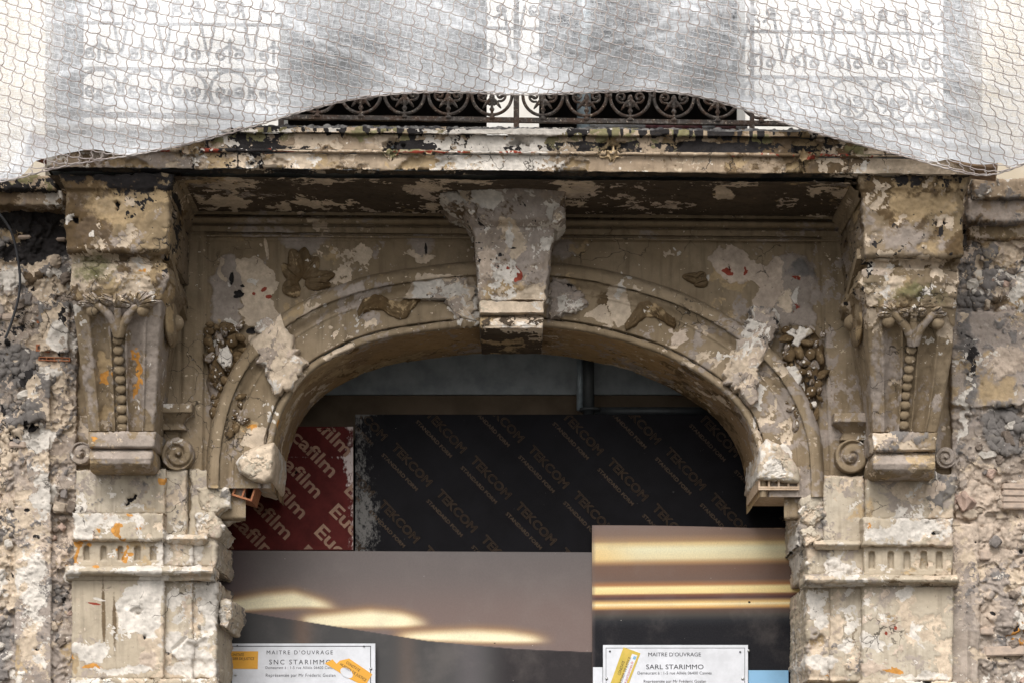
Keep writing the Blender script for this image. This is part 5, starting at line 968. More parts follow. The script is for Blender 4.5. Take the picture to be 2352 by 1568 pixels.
def text_mesh(name, body, size, pxo, pyo, rotdeg, d, mat, parent, fit=None, outline=0.0, clip=None, align='LEFT', spacing=1.0, bold=0.0, shear=0.0):
    cu = bpy.data.curves.new(name, 'FONT'); cu.body = body; cu.size = size * kk(d); cu.align_x = align; cu.space_character = spacing; cu.resolution_u = 3; cu.shear = shear
    if outline: cu.fill_mode = 'NONE'; cu.bevel_depth = outline; cu.bevel_resolution = 0
    elif bold: cu.offset = bold
    o = bpy.data.objects.new('tmp', cu); COL.objects.link(o); bpy.context.view_layer.update(); dg = bpy.context.evaluated_depsgraph_get()
    me = bpy.data.meshes.new_from_object(o.evaluated_get(dg)); bpy.data.objects.remove(o); bpy.data.curves.remove(cu)
    n = len(me.vertices); co = np.zeros(n * 3); me.vertices.foreach_get('co', co); co = co.reshape(-1, 3)
    if not n: return None
    if fit:
        w0 = co[:, 0].max() - co[:, 0].min(); f = fit * kk(d) / w0; co[:, 0] = (co[:, 0] - (co[:, 0].min() if align == 'LEFT' else 0)) * f
    c, s_ = math.cos(R(rotdeg)), math.sin(R(rotdeg)); o3 = U(pxo, pyo, d); off = base_of(parent)
    W = np.stack([co[:, 0] * c - co[:, 1] * s_ + o3[0], d + co[:, 2] * (1 if not outline else .3), co[:, 0] * s_ + co[:, 1] * c + o3[2]], -1)
    me.vertices.foreach_set('co', (W - off).astype(np.float32).ravel()); me.update()
    if clip:
        a = U(clip[0], clip[2], d) - off; b = U(clip[1], clip[3], d) - off; bm = bmesh.new(); bm.from_mesh(me)
        for co_, no in (((a[0], 0, 0), (-1, 0, 0)), ((b[0], 0, 0), (1, 0, 0)), ((0, 0, a[2]), (0, 0, 1)), ((0, 0, b[2]), (0, 0, -1))):
            bmesh.ops.bisect_plane(bm, geom=bm.verts[:] + bm.edges[:] + bm.faces[:], plane_co=co_, plane_no=no, clear_outer=True)
        bm.to_mesh(me); nf = len(bm.faces); bm.free()
        if nf == 0: bpy.data.meshes.remove(me); return None
    me.materials.clear(); me.materials.append(mat); me.name = name
    ob = bpy.data.objects.new(name, me); COL.objects.link(ob); ob.parent = parent; return ob
def mat_panel(name, c, scuff, seed, rough=0.35):
    s = NT(name); n = s.noise(7, 6, 0.7, s.mapv((1, 1, 1), (seed, 1, 2))); n2 = s.noise(60, 4, 0.7, s.mapv((1, 1, .6), (seed, 4, 2)))
    at = s.attr('wear_a'); sp = s.n('ShaderNodeSeparateColor'); s.l(at.outputs['Color'], sp.inputs[0])
    col = s.mix(s.step(n, .35, .7), c, tuple(x * .6 for x in c)); m = s.step(s.math('ADD', sp.outputs[0], s.math('MULTIPLY', s.math('SUBTRACT', n2, .5), 1.3)), .45, .75)
    col = s.mix(m, col, scuff); d = s.noise(110, 2, .5, s.mapv((1, 1, 1), (seed, 9, 9))); col = s.mix(s.step(d, .80, .82), col, (.4, .37, .33)); s.bump(n2, .12, .003)
    return s.fin(col, s.step(m, 0, 1, rough + .2, .9), .06)
def panel(name, x0, x1, y0, y1, d, th, mat, label, cat, wear=None, parent=None):
    t = parent or thing(name, label, cat, tuple(U((x0 + x1) / 2, y1, d)))
    px, py = np.meshgrid(np.linspace(x0, x1, int((x1 - x0) / 5) + 2), np.linspace(y0, y1, int((y1 - y0) / 5) + 2)); V = U(px, py, d); n, m = px.shape
    o = obj('sheet', V.reshape(-1, 3), gridq(n, m), None, mat, t, False)
    a = np.zeros((n, m, 4), np.float32); a[..., 3] = 1
    if wear: a[..., 0] = wear(px, py)
    la = o.data.color_attributes.new('wear_a', 'FLOAT_COLOR', 'POINT'); la.data.foreach_set('color', a.ravel())
    A_ = U(x0, y0, d); B_ = U(x1, y1, d); V, Q = box(A_[0], B_[0], d + .0015, d + th, B_[2], A_[2]); obj('board', V, Q, None, M_TANWOOD, t, False)
    return t
DP = 0.655
def wr(px, py): return 0.55 * ss(30, 0, 812 - px) + 0.35 * ss(14, 0, py - 980) + 0.5 * np.exp(-((py - 1050) / 3.5) ** 2) + 0.38 * np.exp(-((py - 1115) / 3) ** 2) * ss(600, 660, px) + 0.4 * np.exp(-(((px - 795) / 22) ** 2 + ((py - 1065) / 40) ** 2))
def wb(px, py): return 0.45 * ss(900, 820, px) + 0.1 + 0.4 * np.exp(-((py - 1022) / 1.6) ** 2) * ss(1280, 1360, px) * ss(1620, 1560, px) + 0.4 * np.exp(-((py - 1130) / 2.0) ** 2) * ss(1180, 1240, px) + 0.25 * ss(10, 0, py - 950) + 0.28 * np.exp(-(((px - 855) / 40) ** 2 + ((py - 1190) / 70) ** 2))
M_RED = mat_panel('red_film_face', (0.075, 0.0125, 0.011), (0.42, 0.36, 0.34), 3, .4)
M_BLK = mat_panel('black_film_face', (0.0062, 0.0058, 0.0072), (0.11, 0.105, 0.10), 8, .4)
RED = panel('plywood_panel', 470, 811, 979, 1262, DP, 0.018, M_RED, 'dark red film faced plywood panel with diagonal lettering', 'plywood panel', wr)
BLK = panel('plywood_panel', 816, 1880, 951, 1272, DP + .004, 0.018, M_BLK, 'black film faced plywood panel with diagonal lettering and hexagons', 'plywood panel', wb)
M_REDINK = simple('tan_ink', (0.225, 0.125, 0.078), 0.5, .3, scale=30, bumps=0); M_BLKINK = simple('bronze_ink', (0.060, 0.040, 0.026), .6, .1, scale=30, bumps=0); M_HEXINK = simple('dim_ink', (0.0105, 0.0095, 0.0105), .75, .06, scale=20, bumps=0)
ux, uy = .7071, .7071
for i in range(-8, 9):
    for j in range(-2, 3):
        bx = 558 - 34.5 * i + 163 * j; by = 1060 + 47.6 * i + 163 * j
        text_mesh('lettering', 'Eucafilm', 44, bx, by, -45, DP - .0012, M_REDINK, RED, fit=186, clip=(472, 810, 982, 1260), bold=0.0022)
z0 = (760, 480); cv = (460, 470); av = (590, -110); bv = (-350, 340)
st = [(0, 0)]
lines = []
p = np.array(z0, float); lines.append(p.copy()); q = p.copy()
for k in range(7): q = q + (np.array(av) if k % 2 == 0 else -np.array(bv)); lines.append(q.copy())
q = p.copy()
for k in range(4): q = q - (-np.array(bv) if k % 2 == 0 else np.array(av)); lines.append(q.copy())
clipb = (818, 1878, 953, 1270)
for q in lines:
    for j in range(-4, 5):
        zx, zy = q + np.array(cv) * j; x = zx * .2244 + 910; y = zy * .2244 + 934.3
        if not (700 < x < 1830 and 850 < y < 1275): continue
        text_mesh('lettering', 'TEKCOM', 27, x - 1, y + 15, -47, DP + .002, M_BLKINK, BLK, fit=122, outline=.0018, clip=clipb)
        text_mesh('lettering', 'STANDARD FORM', 11.5, x - 23, y + 32, -46, DP + .0028, M_BLKINK, BLK, fit=114, clip=clipb, bold=.0006)
hx = []
for m in range(-4, 6):
    for n_ in range(-4, 8):
        zx, zy = 710 + 345 * m + 520 * n_, 790 + 350 * m - 168 * n_; x, y = zx * .2244 + 910, zy * .2244 + 934.3
        if 840 < x < 1780 and 962 < y < 1262: hx.append((x, y))
for (x, y) in hx:
    parts = []
    for r in np.arange(6, 42, 5.0):
        P = [(x + r * math.cos(a), y + r * math.sin(a)) for a in np.arange(6) * math.pi / 3 + .25]
        if min(p_[1] for p_ in P) < 954 or max(p_[1] for p_ in P) > 1268 or min(p_[0] for p_ in P) < 820: continue
        I = np.array([U(a, b, DP + .0030) for a, b in P]); c_ = I.mean(0); O = c_ + (I - c_) * (1 + .75 / r); V = np.concatenate([I, O]); j = np.arange(6); j1 = (j + 1) % 6
        parts.append((V, np.stack([j, j1, 6 + j1, 6 + j], -1)))
    if parts: V, Q, _ = merge(parts); obj('hexagon_print', V, Q, None, M_HEXINK, BLK, False)

def srgb(c): c = np.asarray(c, float) / 255; return np.where(c <= .04045, c / 12.92, ((c + .055) / 1.055) ** 2.4)
def mat_print():
    s = NT('printed_film'); a = s.attr('print'); n = s.noise(120, 3, .6); col = s.mix(s.step(n, .3, .7, 0, .14), a.outputs['Color'], (0.06, 0.05, 0.05)); sm_ = s.noise(3.2, 5, .65); col = s.mix(s.step(sm_, .45, .75, 0, .22), col, (.22, .19, .175)); d = s.noise(70, 1, .5, s.mapv((1, 1, 1), (3, 5, 7)))
    col = s.mix(s.step(d, .815, .83), col, (.5, .47, .44)); col = s.mix(s.step(s.noise(14, 1, .5, s.mapv((1, 1, 1), (31, 5, 7))), .80, .805), col, (.02, .015, .015)); return s.fin(col, .55, .12)
M_PRINT = mat_print()
def poster(x0, x1, y0, y1, d, fn, label, topfn=None):
    t = thing('printed_panel', label, 'hoarding panel', tuple(U((x0 + x1) / 2, y1, d)))
    px, py = np.meshgrid(np.arange(x0, x1 + 1, 2.5), np.arange(y0, y1 + 1, 2.0)); n, m = px.shape
    py2 = py + (topfn(px) * (1 - (py - y0) / (y1 - y0)) if topfn else 0)
    o = obj('print', U(px, py2, d).reshape(-1, 3), gridq(n, m), None, M_PRINT, t, False)
    C = np.ones((n, m, 4), np.float32); C[..., :3] = srgb(np.clip(fn(px, py2), 0, 255)) * PR; la = o.data.color_attributes.new('print', 'FLOAT_COLOR', 'POINT'); la.data.foreach_set('color', C.ravel())
    A_ = U(x0, y0 + 6, d); B_ = U(x1, y1, d); V, Q = box(A_[0], B_[0], d + .003, d + .02, B_[2], A_[2]); obj('board', V, Q, None, M_TANWOOD, t, False); A_ = U(x0, y1 + 1, d); V, Q = box(A_[0], B_[0], d + .001, d + .019, .02, A_[2]); obj('lower_board', V, Q, None, M_BOARD, t, False); return t
PR = 0.95
def mixc(m, a, b): return a * (1 - m[..., None]) + np.array(b, float) * m[..., None]
def lens(px, py, xs, up, lo, soft):
    gx = np.linspace(xs[0] - 40, xs[-1] + 40, 500); gu = np.interp(gx, xs, up); gl = np.interp(gx, xs, lo); k = np.hanning(41); k /= k.sum()
    sm = lambda q: np.convolve(np.pad(q, 20, 'edge'), k, 'valid')
    u = np.interp(px, gx, sm(gu)); l = np.interp(px, gx, sm(gl)); return ss(-soft, soft * .5, py - u) * ss(-soft * .35, soft * .45, l - py) * ss(0.5, 12, l - u) * ss(xs[0] - 12, xs[0] + 40, px) * ss(xs[-1] + 12, xs[-1] - 70, px)
def kz(pts): a = np.array(pts, float); return a[:, 0] * .2064 + 509.6, a[:, 1] * .2064 + 1249.8
def fn_left(px, py):
    c = np.zeros(px.shape + (3,)) + np.array([108, 100, 98.]); c = mixc(ss(620, 520, px) * .5, c, (84, 70, 72)); c = mixc(.5 * ss(1300, 1420, py), c, (132, 108, 100)); c = mixc(.3 * ss(1300, 1262, py) * ss(700, 1100, px), c, (105, 103, 104))
    dl = np.interp(px, [500, 545, 984, 1180, 1370], [1392, 1402, 1471, 1489, 1497])
    for U_, L_ in (([(-200, 680), (170, 635), (450, 580), (800, 552), (1000, 610), (1340, 712)], [(-200, 745), (170, 738), (450, 714), (800, 694), (1000, 694), (1340, 722)]), ([(820, 835), (1200, 800), (1650, 758), (2000, 790), (2350, 885)], [(820, 842), (1200, 912), (1650, 915), (2000, 912), (2350, 892)]), ([(1880, 1020), (2352, 996), (2800, 978), (3200, 1000), (3700, 1075)], [(1880, 1026), (2352, 1066), (2800, 1082), (3200, 1086), (3700, 1085)])):
        xs, up = kz(U_); xl, lo = kz(L_); lo = np.interp(xs, xl, lo)
        g = lens(px, py, xs, up - 7, lo + 5, 22); c = mixc(g * .7, c, (190, 140, 85)); m = lens(px, py, xs, up - 1, lo + 1, 15); c = mixc(m, c, (248, 236, 200))
    below = ss(-.6, .6, py - dl); dk = np.zeros_like(c) + np.array([73, 72, 72.]); dk = mixc(.75 * np.exp(-((px - 695) / 24) ** 2), dk, (112, 92, 80)); dk = mixc(.6 * np.exp(-((px - 935) / 24) ** 2), dk, (104, 90, 82)); dk = mixc(ss(1100, 1180, px) * .75, dk, (38, 34, 36)); dk = mixc(.35 * np.exp(-((px - 1080) / 40) ** 2), dk, (120, 112, 116))
    return c * (1 - below[..., None]) + dk * below[..., None]
def fn_right(px, py):
    y = py + (px - 1590) * .012; xs = [1200, 1225, 1240, 1246, 1258, 1280, 1290, 1298, 1330, 1341, 1347, 1360, 1364, 1372, 1381, 1386, 1393, 1399, 1412, 1424, 1440, 1600]
    cs = [(128, 110, 104), (135, 112, 98), (170, 138, 104), (222, 196, 144), (234, 227, 192), (228, 212, 170), (172, 136, 98), (118, 92, 78), (112, 92, 82), (170, 120, 80), (245, 225, 165), (244, 215, 150), (130, 88, 66), (84, 62, 62), (225, 185, 120), (248, 232, 185), (215, 165, 100), (95, 75, 66), (72, 68, 64), (36, 38, 42), (21, 22, 27), (20, 21, 26)]
    cs = np.array(cs, float); c = np.stack([np.interp(y, xs, cs[:, k]) for k in range(3)], -1); c = mixc(ss(1480, 1370, px) * .45 * ss(1245, 1262, y) * ss(1292, 1280, y), c, (236, 188, 110)); c = mixc(ss(1370, 1362, px) * .4, c, (110, 96, 92)); return c
PL_ = poster(480, 1362, 1263, 1700, 0.64, fn_left, 'grey printed hoarding panel with diagonal glowing light streaks', lambda px: (px - 525) * .005)
PR_ = poster(1360, 1870, 1205, 1700, 0.625, fn_right, 'printed hoarding panel with level golden light bands over black', lambda px: 10 * ((px - 1360) / 460) ** 2)

# ------------------------------------------------------------------ signs
M_SIGN = simple('white_sign_sheet', (0.66, 0.67, 0.71), .5, .3, scale=9, bumps=0.05, c2=(0.56, 0.57, 0.60)); M_INK = simple('black_ink', (0.018, 0.018, 0.024), .5, .3, bumps=0); M_ORS = simple('orange_sticker', (0.72, 0.36, 0.035), .45, .4, scale=4, bumps=0, c2=(.66, .32, .03)); M_GOLD = simple('gold_sticker', (0.60, 0.42, 0.08), .4, .4, scale=5, bumps=0, c2=(.40, .32, .03)); M_REDT = simple('red_ink', (0.55, .05, .06), .5, .3, bumps=0); M_SCREW = simple('zinc_screw', (.5, .5, .5), .35, .5, .8, bumps=0); M_BLUE = simple('pale_blue_sheet', (0.22, 0.42, 0.62), .4, .4, scale=2, bumps=0)
def quad(name, pts, d, mat, parent, th=.0008):
    A_ = np.array([U(x, y, d) for x, y in pts]); n = len(A_); B_ = A_.copy(); B_[:, 1] += th; me = bpy.data.meshes.new(name); off = base_of(parent)
    me.from_pydata([tuple(v) for v in np.concatenate([A_, B_]) - off], [], [list(range(n)), list(range(2 * n - 1, n - 1, -1))] + [[i, i + n, (i + 1) % n + n, (i + 1) % n] for i in range(n)]); me.materials.append(mat)
    o = bpy.data.objects.new(name, me); COL.objects.link(o); o.parent = parent; return o
DS = .60
def sign(x0, x1, y0, label, border, bw, lines_, screws):
    t = thing('notice_sign', label, 'sign', tuple(U((x0 + x1) / 2, 1720, DS)))
    V, Q = boxpx(x0, x1, y0, 1720, DS, .006); obj('board', V, Q, None, M_SIGN, t, False)
    bx0, bx1, by0 = border
    for a in ((bx0, bx1, by0, by0 + bw), (bx0, bx0 + bw, by0 + bw, 1712), (bx1 - bw, bx1, by0 + bw, 1712)): V, Q = boxpx(*a, DS - .0012, .0012); obj('border_line', V, Q, None, M_INK, t, False)
    for body, x, y, sz, w_, sp in lines_: text_mesh('lettering', body, sz, x, y, 0, DS - .0012, M_INK, t, fit=w_, align='LEFT', spacing=sp)
    for x, y in screws:
        v, Q, T = tube([U(x, y, DS - .006), U(x, y, DS + .001)], .0075, 12); obj('screw', v, Q, T, M_SCREW, t)
    return t
S1 = sign(524, 862, 1476.5, 'white notice sign with orange stickers, at the left jamb of the opening', (531, 852, 1482), 1.6,
          [("MAITRE D’OUVRAGE", 612.5, 1501.5, 13, 152, 1.35), ('SNC STARIMMO', 618.5, 1524.5, 15.5, 142, 1.35), ('Demeurant à : 1-5 rue Alliéis 06400 Cannes', 610, 1535, 9, 162, 1.1), ('Représentée par Mr Fréderic Gozlan', 610.5, 1553, 10.5, 160, 1.1)], [(852, 1534.5), (541.5, 1549)])
for x, y in ((545, 1482), (836, 1483)): v, Q, T = tube([U(x, y, DS - .006), U(x, y, DS + .001)], .005, 10); obj('nail', v, Q, T, M_DPIPE, S1)
st1 = quad('sticker', [(524.5, 1494), (593, 1494.5), (592, 1535), (524.5, 1534.5)], DS - .0022, M_ORS, S1)
text_mesh('lettering', 'CONSTATÉ', 9, 528, 1505.5, 0, DS - .003, M_INK, st1, fit=32); text_mesh('lettering', 'UISSIER DE JUSTICE', 9, 525, 1514.5, 0, DS - .003, M_INK, st1, fit=59)
st2 = quad('sticker', [(746, 1522), (764, 1513), (773, 1523), (780, 1516), (802, 1511), (855, 1547), (838, 1575), (800, 1556)], DS - .0022, M_ORS, S1)
text_mesh('lettering', 'CONSTATÉ', 9, 794, 1522, -33, DS - .003, M_INK, st2, fit=36); text_mesh('lettering', 'HUISSIER DE JUSTICE', 9, 780.5, 1526, -33, DS - .003, M_INK, st2, fit=70)
ov = quad('seal', [(796 + 16 * math.cos(a) * .83 - 10 * math.sin(a) * .55, 1544 + 16 * math.cos(a) * .55 + 10 * math.sin(a) * .83) for a in np.linspace(0, 2 * math.pi, 22, endpoint=False)], DS - .003, M_SIGN, st2)
S2 = sign(1385, 1718, 1480, 'white notice sign with a slanted gold sticker, on the black panel', (1391.5, 1711, 1486.5), .9,
          [("MAITRE D’OUVRAGE", 1489, 1506, 12.5, 121, 1.0), ('SARL STARIMMO', 1484, 1535.5, 15.5, 132, 1.0), ('Demeurant à : 1-5 rue Alliéis 06400 Cannes', 1464.5, 1547.5, 9.5, 170, 1.0), ('Représentée par Mr Fréderic Gozlan', 1478.5, 1566.5, 9.5, 143, 1.0)], [(1393.5, 1557), (1706, 1557.5), (1719.5, 1493)])
for x, y in ((1401, 1494.5), (1700, 1496)): v, Q, T = tube([U(x, y, DS - .005), U(x, y, DS + .001)], .0055, 10); obj('nail', v, Q, T, M_DPIPE, S2)
st3 = quad('sticker', [(1432, 1485), (1471, 1499), (1440, 1580), (1398, 1580)], DS - .0022, M_GOLD, S2)
wp = quad('label_strip', [(1452, 1500), (1464, 1504), (1434, 1580), (1420, 1580)], DS - .003, M_SIGN, st3)
text_mesh('lettering', 'CONSTATÉ', 9, 1424, 1550, 70, DS - .0032, M_INK, st3, fit=34); text_mesh('lettering', 'PAR HUISSIER DE JUSTICE', 9, 1421.5, 1586, 70, DS - .0032, M_INK, st3, fit=82); text_mesh('lettering', 'www.juricannes.fr', 9, 1432, 1584, 70, DS - .0038, M_REDT, st3, fit=70)
quad('logo', [(1456, 1505), (1462, 1507), (1459, 1514), (1453, 1512)], DS - .0038, M_BLUE, st3)
V, Q = boxpx(1719, 1811, 1538, 1720, .612, .004); tag(obj('blue_sheet', V, Q, None, M_BLUE, None, False), 'pale blue sheet right of the white sign on the black panel', 'sheet')
V, Q = boxpx(1362, 1384, 1531, 1720, .612, .004); tag(obj('lilac_sheet', V, Q, None, M_SIGN, None, False), 'narrow pale lilac sheet left of the sign with the gold sticker', 'sheet')

# ------------------------------------------------------------------ planks under the netting
V, Q = box(-.1, .1, -.25, .15, -.04, .04); o = obj('plank', V, Q, None, M_WOOD, None, False); o.location = tuple(U(106, 352, -.72)); o.rotation_euler = (0, R(16), R(12)); o.scale = (.95, .5, .9); tag(o, 'reddish brown plank end under the netting at the left', 'plank')
V, Q = box(-.14, .14, -.2, .2, -.025, .03); o = obj('plank', V, Q, None, M_TANWOOD, None, False); o.location = tuple(U(2226, 384, -.74)); o.rotation_euler = (0, R(10), R(-12)); o.scale = (1, .6, 1); tag(o, 'pale wooden plank under the netting at the right', 'plank')

# ------------------------------------------------------------------ netting
EDX = np.array([-60, 0, 40, 90, 170, 300, 400, 500, 600, 700, 800, 900, 1000, 1100, 1176, 1290, 1400, 1500, 1600, 1700, 1800, 1900, 2000, 2100, 2180, 2250, 2300, 2352, 2420], float)
EDY = np.array([424, 419, 412, 396, 378, 358, 340, 315, 286, 255, 231, 217, 212, 215, 219, 217, 212, 209, 221, 250, 284, 314, 340, 366, 390, 407, 400, 378, 350], float)
ex = np.linspace(-500, 2860, 800); ey = np.interp(ex, EDX, EDY)
for _ in range(60): ey[1:-1] = (ey[:-2] + 2 * ey[1:-1] + ey[2:]) / 4
def edge(x): return np.interp(x, ex, ey)
NETTOP = -150.0
def net_depth(px, v):
    return -1.00 - 0.06 * np.sin(px * .006 + 1.2) * v - 0.10 * np.sin(np.clip(v, 0, 1) * math.pi) + 0.03 * np.sin(px * .021 + v * 3)
FOLDS = [([(880, -20), (990, 70), (1110, 100)], 6), ([(1000, 10), (1160, 110), (1260, 160)], 7), ([(1030, 60), (1120, 85), (1180, 115)], 9), ([(790, 100), (900, 180), (960, 205)], 8), ([(1660, -20), (1450, 70), (1330, 120)], 10), ([(1600, 60), (1440, 110), (1300, 180)], 9), ([(1400, 60), (1500, 110), (1560, 150)], 7), ([(1560, -10), (1640, 60), (1760, 130)], 8),
         ([(110, 70), (180, 30), (330, 5)], 10), ([(130, 170), (240, 140), (330, 120)], 8), ([(170, 250), (330, 240), (520, 262), (620, 270)], 14), ([(60, 290), (180, 290), (400, 300)], 8), ([(640, 40), (720, 90), (820, 130)], 7), ([(600, -10), (690, 60), (760, 140)], 9), ([(2090, 180), (2200, 250), (2340, 290)], 8), ([(1800, 240), (1960, 290), (2120, 350)], 10), ([(2040, 290), (2180, 330), (2300, 340)], 7), ([(2170, 100), (2240, 180), (2340, 220)], 8), ([(1720, 20), (1690, 110), (1640, 190)], 10), ([(530, 0), (560, 120), (545, 260)], 12), ([(560, 330), (420, 340), (250, 360)], 6), ([(100, 300), (60, 350), (20, 400)], 10), ([(2000, 60), (1900, 140), (1850, 220)], 8), ([(300, 60), (420, 40), (560, 60)], 8)]
def seg_d(px, py, P):
    d = np.full(px.shape, 1e9)
    for (ax, ay), (bx, by) in zip(P[:-1], P[1:]):
        ex_, ey_ = bx - ax, by - ay; t = np.clip(((px - ax) * ex_ + (py - ay) * ey_) / (ex_ ** 2 + ey_ ** 2), 0, 1); d = np.minimum(d, np.hypot(px - ax - t * ex_, py - ay - t * ey_))
    return d
def sheer(name, label, d0, seed, insetf, cover, freq):
    u = np.linspace(-500, 2860, 840); v = np.linspace(0, 1, 120); px = u[None] + 0 * v[:, None]; e = edge(u) + insetf(u)
    py = NETTOP + (e[None] - NETTOP) * v[:, None]; dd = net_depth(px, v[:, None]) + d0; fold = np.zeros_like(px)
    wob = 14 * fbm(np.stack([px * .012, py * .012, 0 * px + seed], -1), 1., 3, .6, seed)
    for P, w_ in FOLDS[seed % 2::1]: fold = np.maximum(fold, np.exp(-(seg_d(px + wob * 1.6, py + wob, P) / (w_ * .95)) ** 2))
    n1 = fbm(np.stack([px * .004, py * .010, 0 * px + seed], -1), 1., 3, .6, seed + 3); n2 = fbm(np.stack([(px + py) * .012, (py - px * .3) * .03, 0 * px + seed], -1), 1., 3, .6, seed + 5)
    dd = dd - .005 * fold + .02 * n1; V = U(px, py, dd)
    al = cover + .24 * fold + .06 * n1 + .08 * n2 + .40 * np.exp(-((1 - v[:, None]) * (e[None] - NETTOP) / 26) ** 2) + 0.10 * ss(.55, .95, v)[:, None]
    # gathered thicker in the swags
    for x, y, a, b, g in ((560, 280, 120, 40, .2), (1180, 180, 260, 40, .22), (1760, 230, 130, 60, .16), (300, 170, 200, 100, .06), (1950, 150, 180, 120, .05), (2200, 320, 140, 60, .08)): al = al + g * np.exp(-((px - x) / a) ** 2 - ((py - y) / b) ** 2)
    C = np.zeros(px.shape + (4,), np.float32); C[..., 0] = np.clip(al, 0.02, 1); C[..., 1] = np.clip(fold, 0, 1); C[..., 3] = 1
    s = NT(name + '_weave'); a = s.attr('cover'); sp = s.n('ShaderNodeSeparateColor'); s.l(a.outputs['Color'], sp.inputs[0])
    n = s.noise(1., 3, .6, s.mapv((22, 4, freq))); nn = s.noise(1., 2, .6, s.mapv((freq * .8, 6, 30), (3, 3, 3)))
    fac = s.math('ADD', sp.outputs[0], s.math('ADD', s.math('MULTIPLY', s.math('SUBTRACT', n, .5), .75), s.math('MULTIPLY', s.math('SUBTRACT', nn, .5), .5)), clamp=True)
    df = s.n('ShaderNodeBsdfDiffuse'); df.inputs[0].default_value = (.92, .945, .985, 1); tr = s.n('ShaderNodeBsdfTranslucent'); tr.inputs[0].default_value = (.92, .945, .985, 1); mx = s.n('ShaderNodeMixShader'); mx.inputs[0].default_value = .10; s.l(df.outputs[0], mx.inputs[1]); s.l(tr.outputs[0], mx.inputs[2])
    tp = s.n('ShaderNodeBsdfTransparent'); m2 = s.n('ShaderNodeMixShader'); s.l(fac, m2.inputs[0]); s.l(tp.outputs[0], m2.inputs[1]); s.l(mx.outputs[0], m2.inputs[2]); s.l(m2.outputs[0], s.o.inputs['Surface'])
    o = obj(name, V.reshape(-1, 3), gridq(120, 840), None, s.m, None, True); la = o.data.color_attributes.new('cover', 'FLOAT_COLOR', 'POINT'); la.data.foreach_set('color', C.ravel()); return tag(o, label, 'netting')
SHEER = sheer('debris_netting', 'sheer white debris netting draped over the balcony front', .05, 1, lambda u: -3 - 26 * ss(45, 85, u) * ss(300, 200, u) - 22 * ss(2130, 2190, u) * ss(2330, 2290, u), .47, 150)

# the white threads of the debris netting, a finer mesh lying on the sheet
M_THREAD = simple('white_thread', (0.86, 0.88, 0.91), .8, .2, scale=10, bumps=0, c2=(.78, .80, .84))
def threads(dx, dy, pitch, wave, seed):
    L = math.hypot(dx, dy); dx, dy = dx / L, dy / L; nx, ny = -dy, dx; out = []; t = np.arange(-1900, 1900, 7.0)
    for k in np.arange(-1800, 1800, pitch):
        q = t * .45 + k; px = 1176 + dx * t + nx * (k + wave * np.sin(q) + 9 * np.sin(t * .006 + k * .004)); py = 130 + dy * t + ny * (k + wave * np.sin(q) + 9 * np.sin(t * .006 + k * .004))
        lim = edge(px) - 5 - 26 * ss(45, 85, px) * ss(300, 200, px) - 22 * ss(2130, 2190, px) * ss(2330, 2290, px); ok = (py < lim) & (py > -80) & (px > -150) & (px < 2500)
        i = 0
        while i < len(t):
            if not ok[i]: i += 1; continue
            j = i
            while j < len(t) and ok[j]: j += 1
            if j - i > 2:
                v = np.clip((py[i:j] - NETTOP) / (edge(px[i:j]) - NETTOP), 0, 1); out.append(tube(U(px[i:j], py[i:j], net_depth(px[i:j], v) + .036), .0011, 3))
            i = j
    return out
V, Q, T = merge(threads(1, .28, 13, 2.2, 1) + threads(-.22, 1, 17, 3.0, 2)); o = obj('threads', V, Q, T, M_THREAD, SHEER); o['kind'] = 'stuff'
NET = thing('safety_net', 'brown knotted safety net hanging over the white netting', 'net', tuple(U(1176, 215, -1.0)))
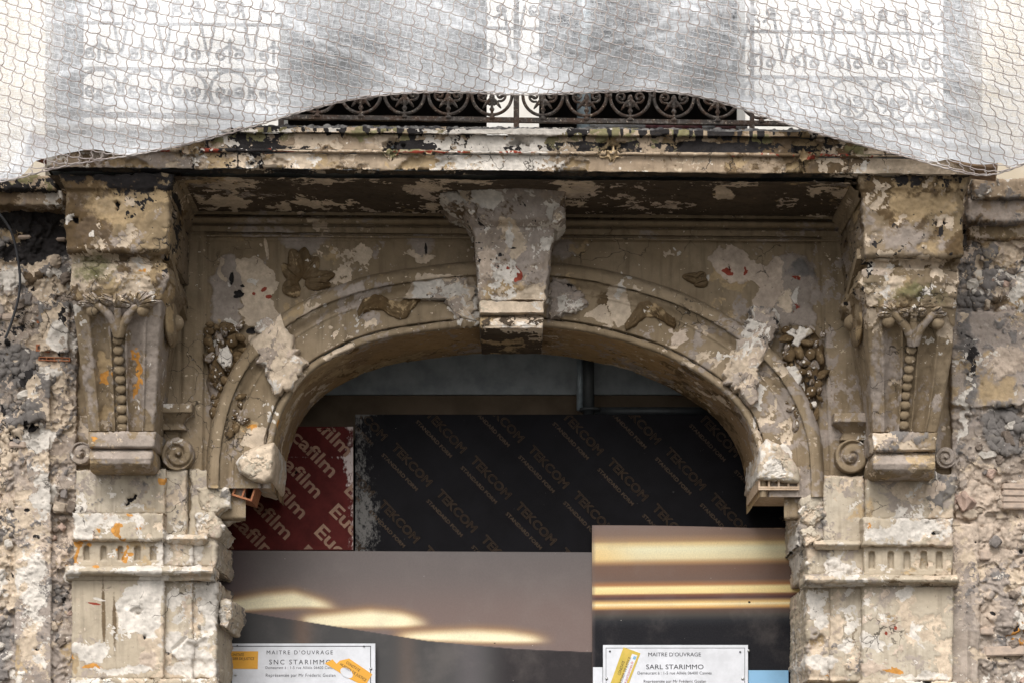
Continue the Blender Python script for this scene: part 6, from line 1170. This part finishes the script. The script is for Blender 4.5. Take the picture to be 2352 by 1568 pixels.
def knot(i, j):
    x0 = -500 + i * 26.5; y0 = j * 30.0 + (i - 15) * 26.5 * .30
    jx = 3.0 * TAB[i & 63, j & 63, 2]; jy = 2.6 * TAB[i & 63, j & 63, 30]; sh = .06 - .34 * ss(1250, 2100, x0) + .22 * math.exp(-((x0 - 1250) / 420) ** 2)
    y0 += 14 * math.sin(x0 * .006) + jy; x = x0 + sh * (y0 - 180) * -1.0 + jx + 5 * math.sin(y0 * .02 + x0 * .004)
    e = float(edge(x)); t = (e - y0) / 16.0; y = e - 16.0 * (math.log1p(math.exp(min(t, 30))) if t < 30 else t)
    v = np.clip((y - NETTOP) / (e - NETTOP), 0, 1); return x, y, float(net_depth(np.array(x), v)), y0 - e
def strand(a, b, amp, vert):
    t = np.linspace(0, 1, 7); d = b - a; P = a[None] + d[None] * t[:, None]; n = np.array([-d[1], d[0], 0]); n /= np.hypot(n[0], n[1]) + 1e-6
    L = np.hypot(d[0], d[1]); P = P + n[None] * (amp * min(1, L / 22) * (np.sin(t * 2 * np.pi) if vert else np.sin(t * np.pi) + .3 * np.sin(t * 2 * np.pi)))[:, None]; P[:, 2] -= 0.004 * np.sin(t * np.pi); return tube(U(P[:, 0], P[:, 1], P[:, 2]), .0027, 4)
pv, ph, kn = [], [], []
KC = {(i, j): knot(i, j) for i in range(126) for j in range(-42, 26)}
for (i, j), k in KC.items():
    if k[1] < -130 or k[3] > 34: continue
    kn.append(k)
    b = KC.get((i, j + 1)); c = KC.get((i + 1, j)); a_ = np.array(k[:3])
    if b: pv.append(strand(a_, np.array(b[:3]), 3.6 * (1 if (i + j) % 2 else .7), True))
    if c and c[3] < 40: ph.append(strand(a_, np.array(c[:3]), 2.2, False))
V, Q, T = merge(pv); o = obj('hanging_cords', V, Q, T, M_ROPE, NET); o['kind'] = 'stuff'
V, Q, T = merge(ph); o = obj('cross_cords', V, Q, T, M_ROPE, NET); o['kind'] = 'stuff'
kp = []
for k in kn:
    s_, q_, _ = sphere(6, 5); kp.append((s_ * .0048 + U(*k[:3]), q_))
V, Q, _ = merge(kp); o = obj('knots', V, Q, None, M_ROPE, NET); o['kind'] = 'stuff'
xs = np.linspace(-490, 2830, 900); v, Q, T = tube(U(xs, edge(xs) + 0.8 * np.sin(xs * .25), net_depth(xs, np.ones(900))), .0038, 6); obj('edge_cord', v, Q, T, M_ROPE, NET)
print('triangles', sum(sum(len(p.vertices) - 2 for p in o.data.polygons) for o in sc.objects if o.type == 'MESH' and len(o.data.polygons) < 400000))
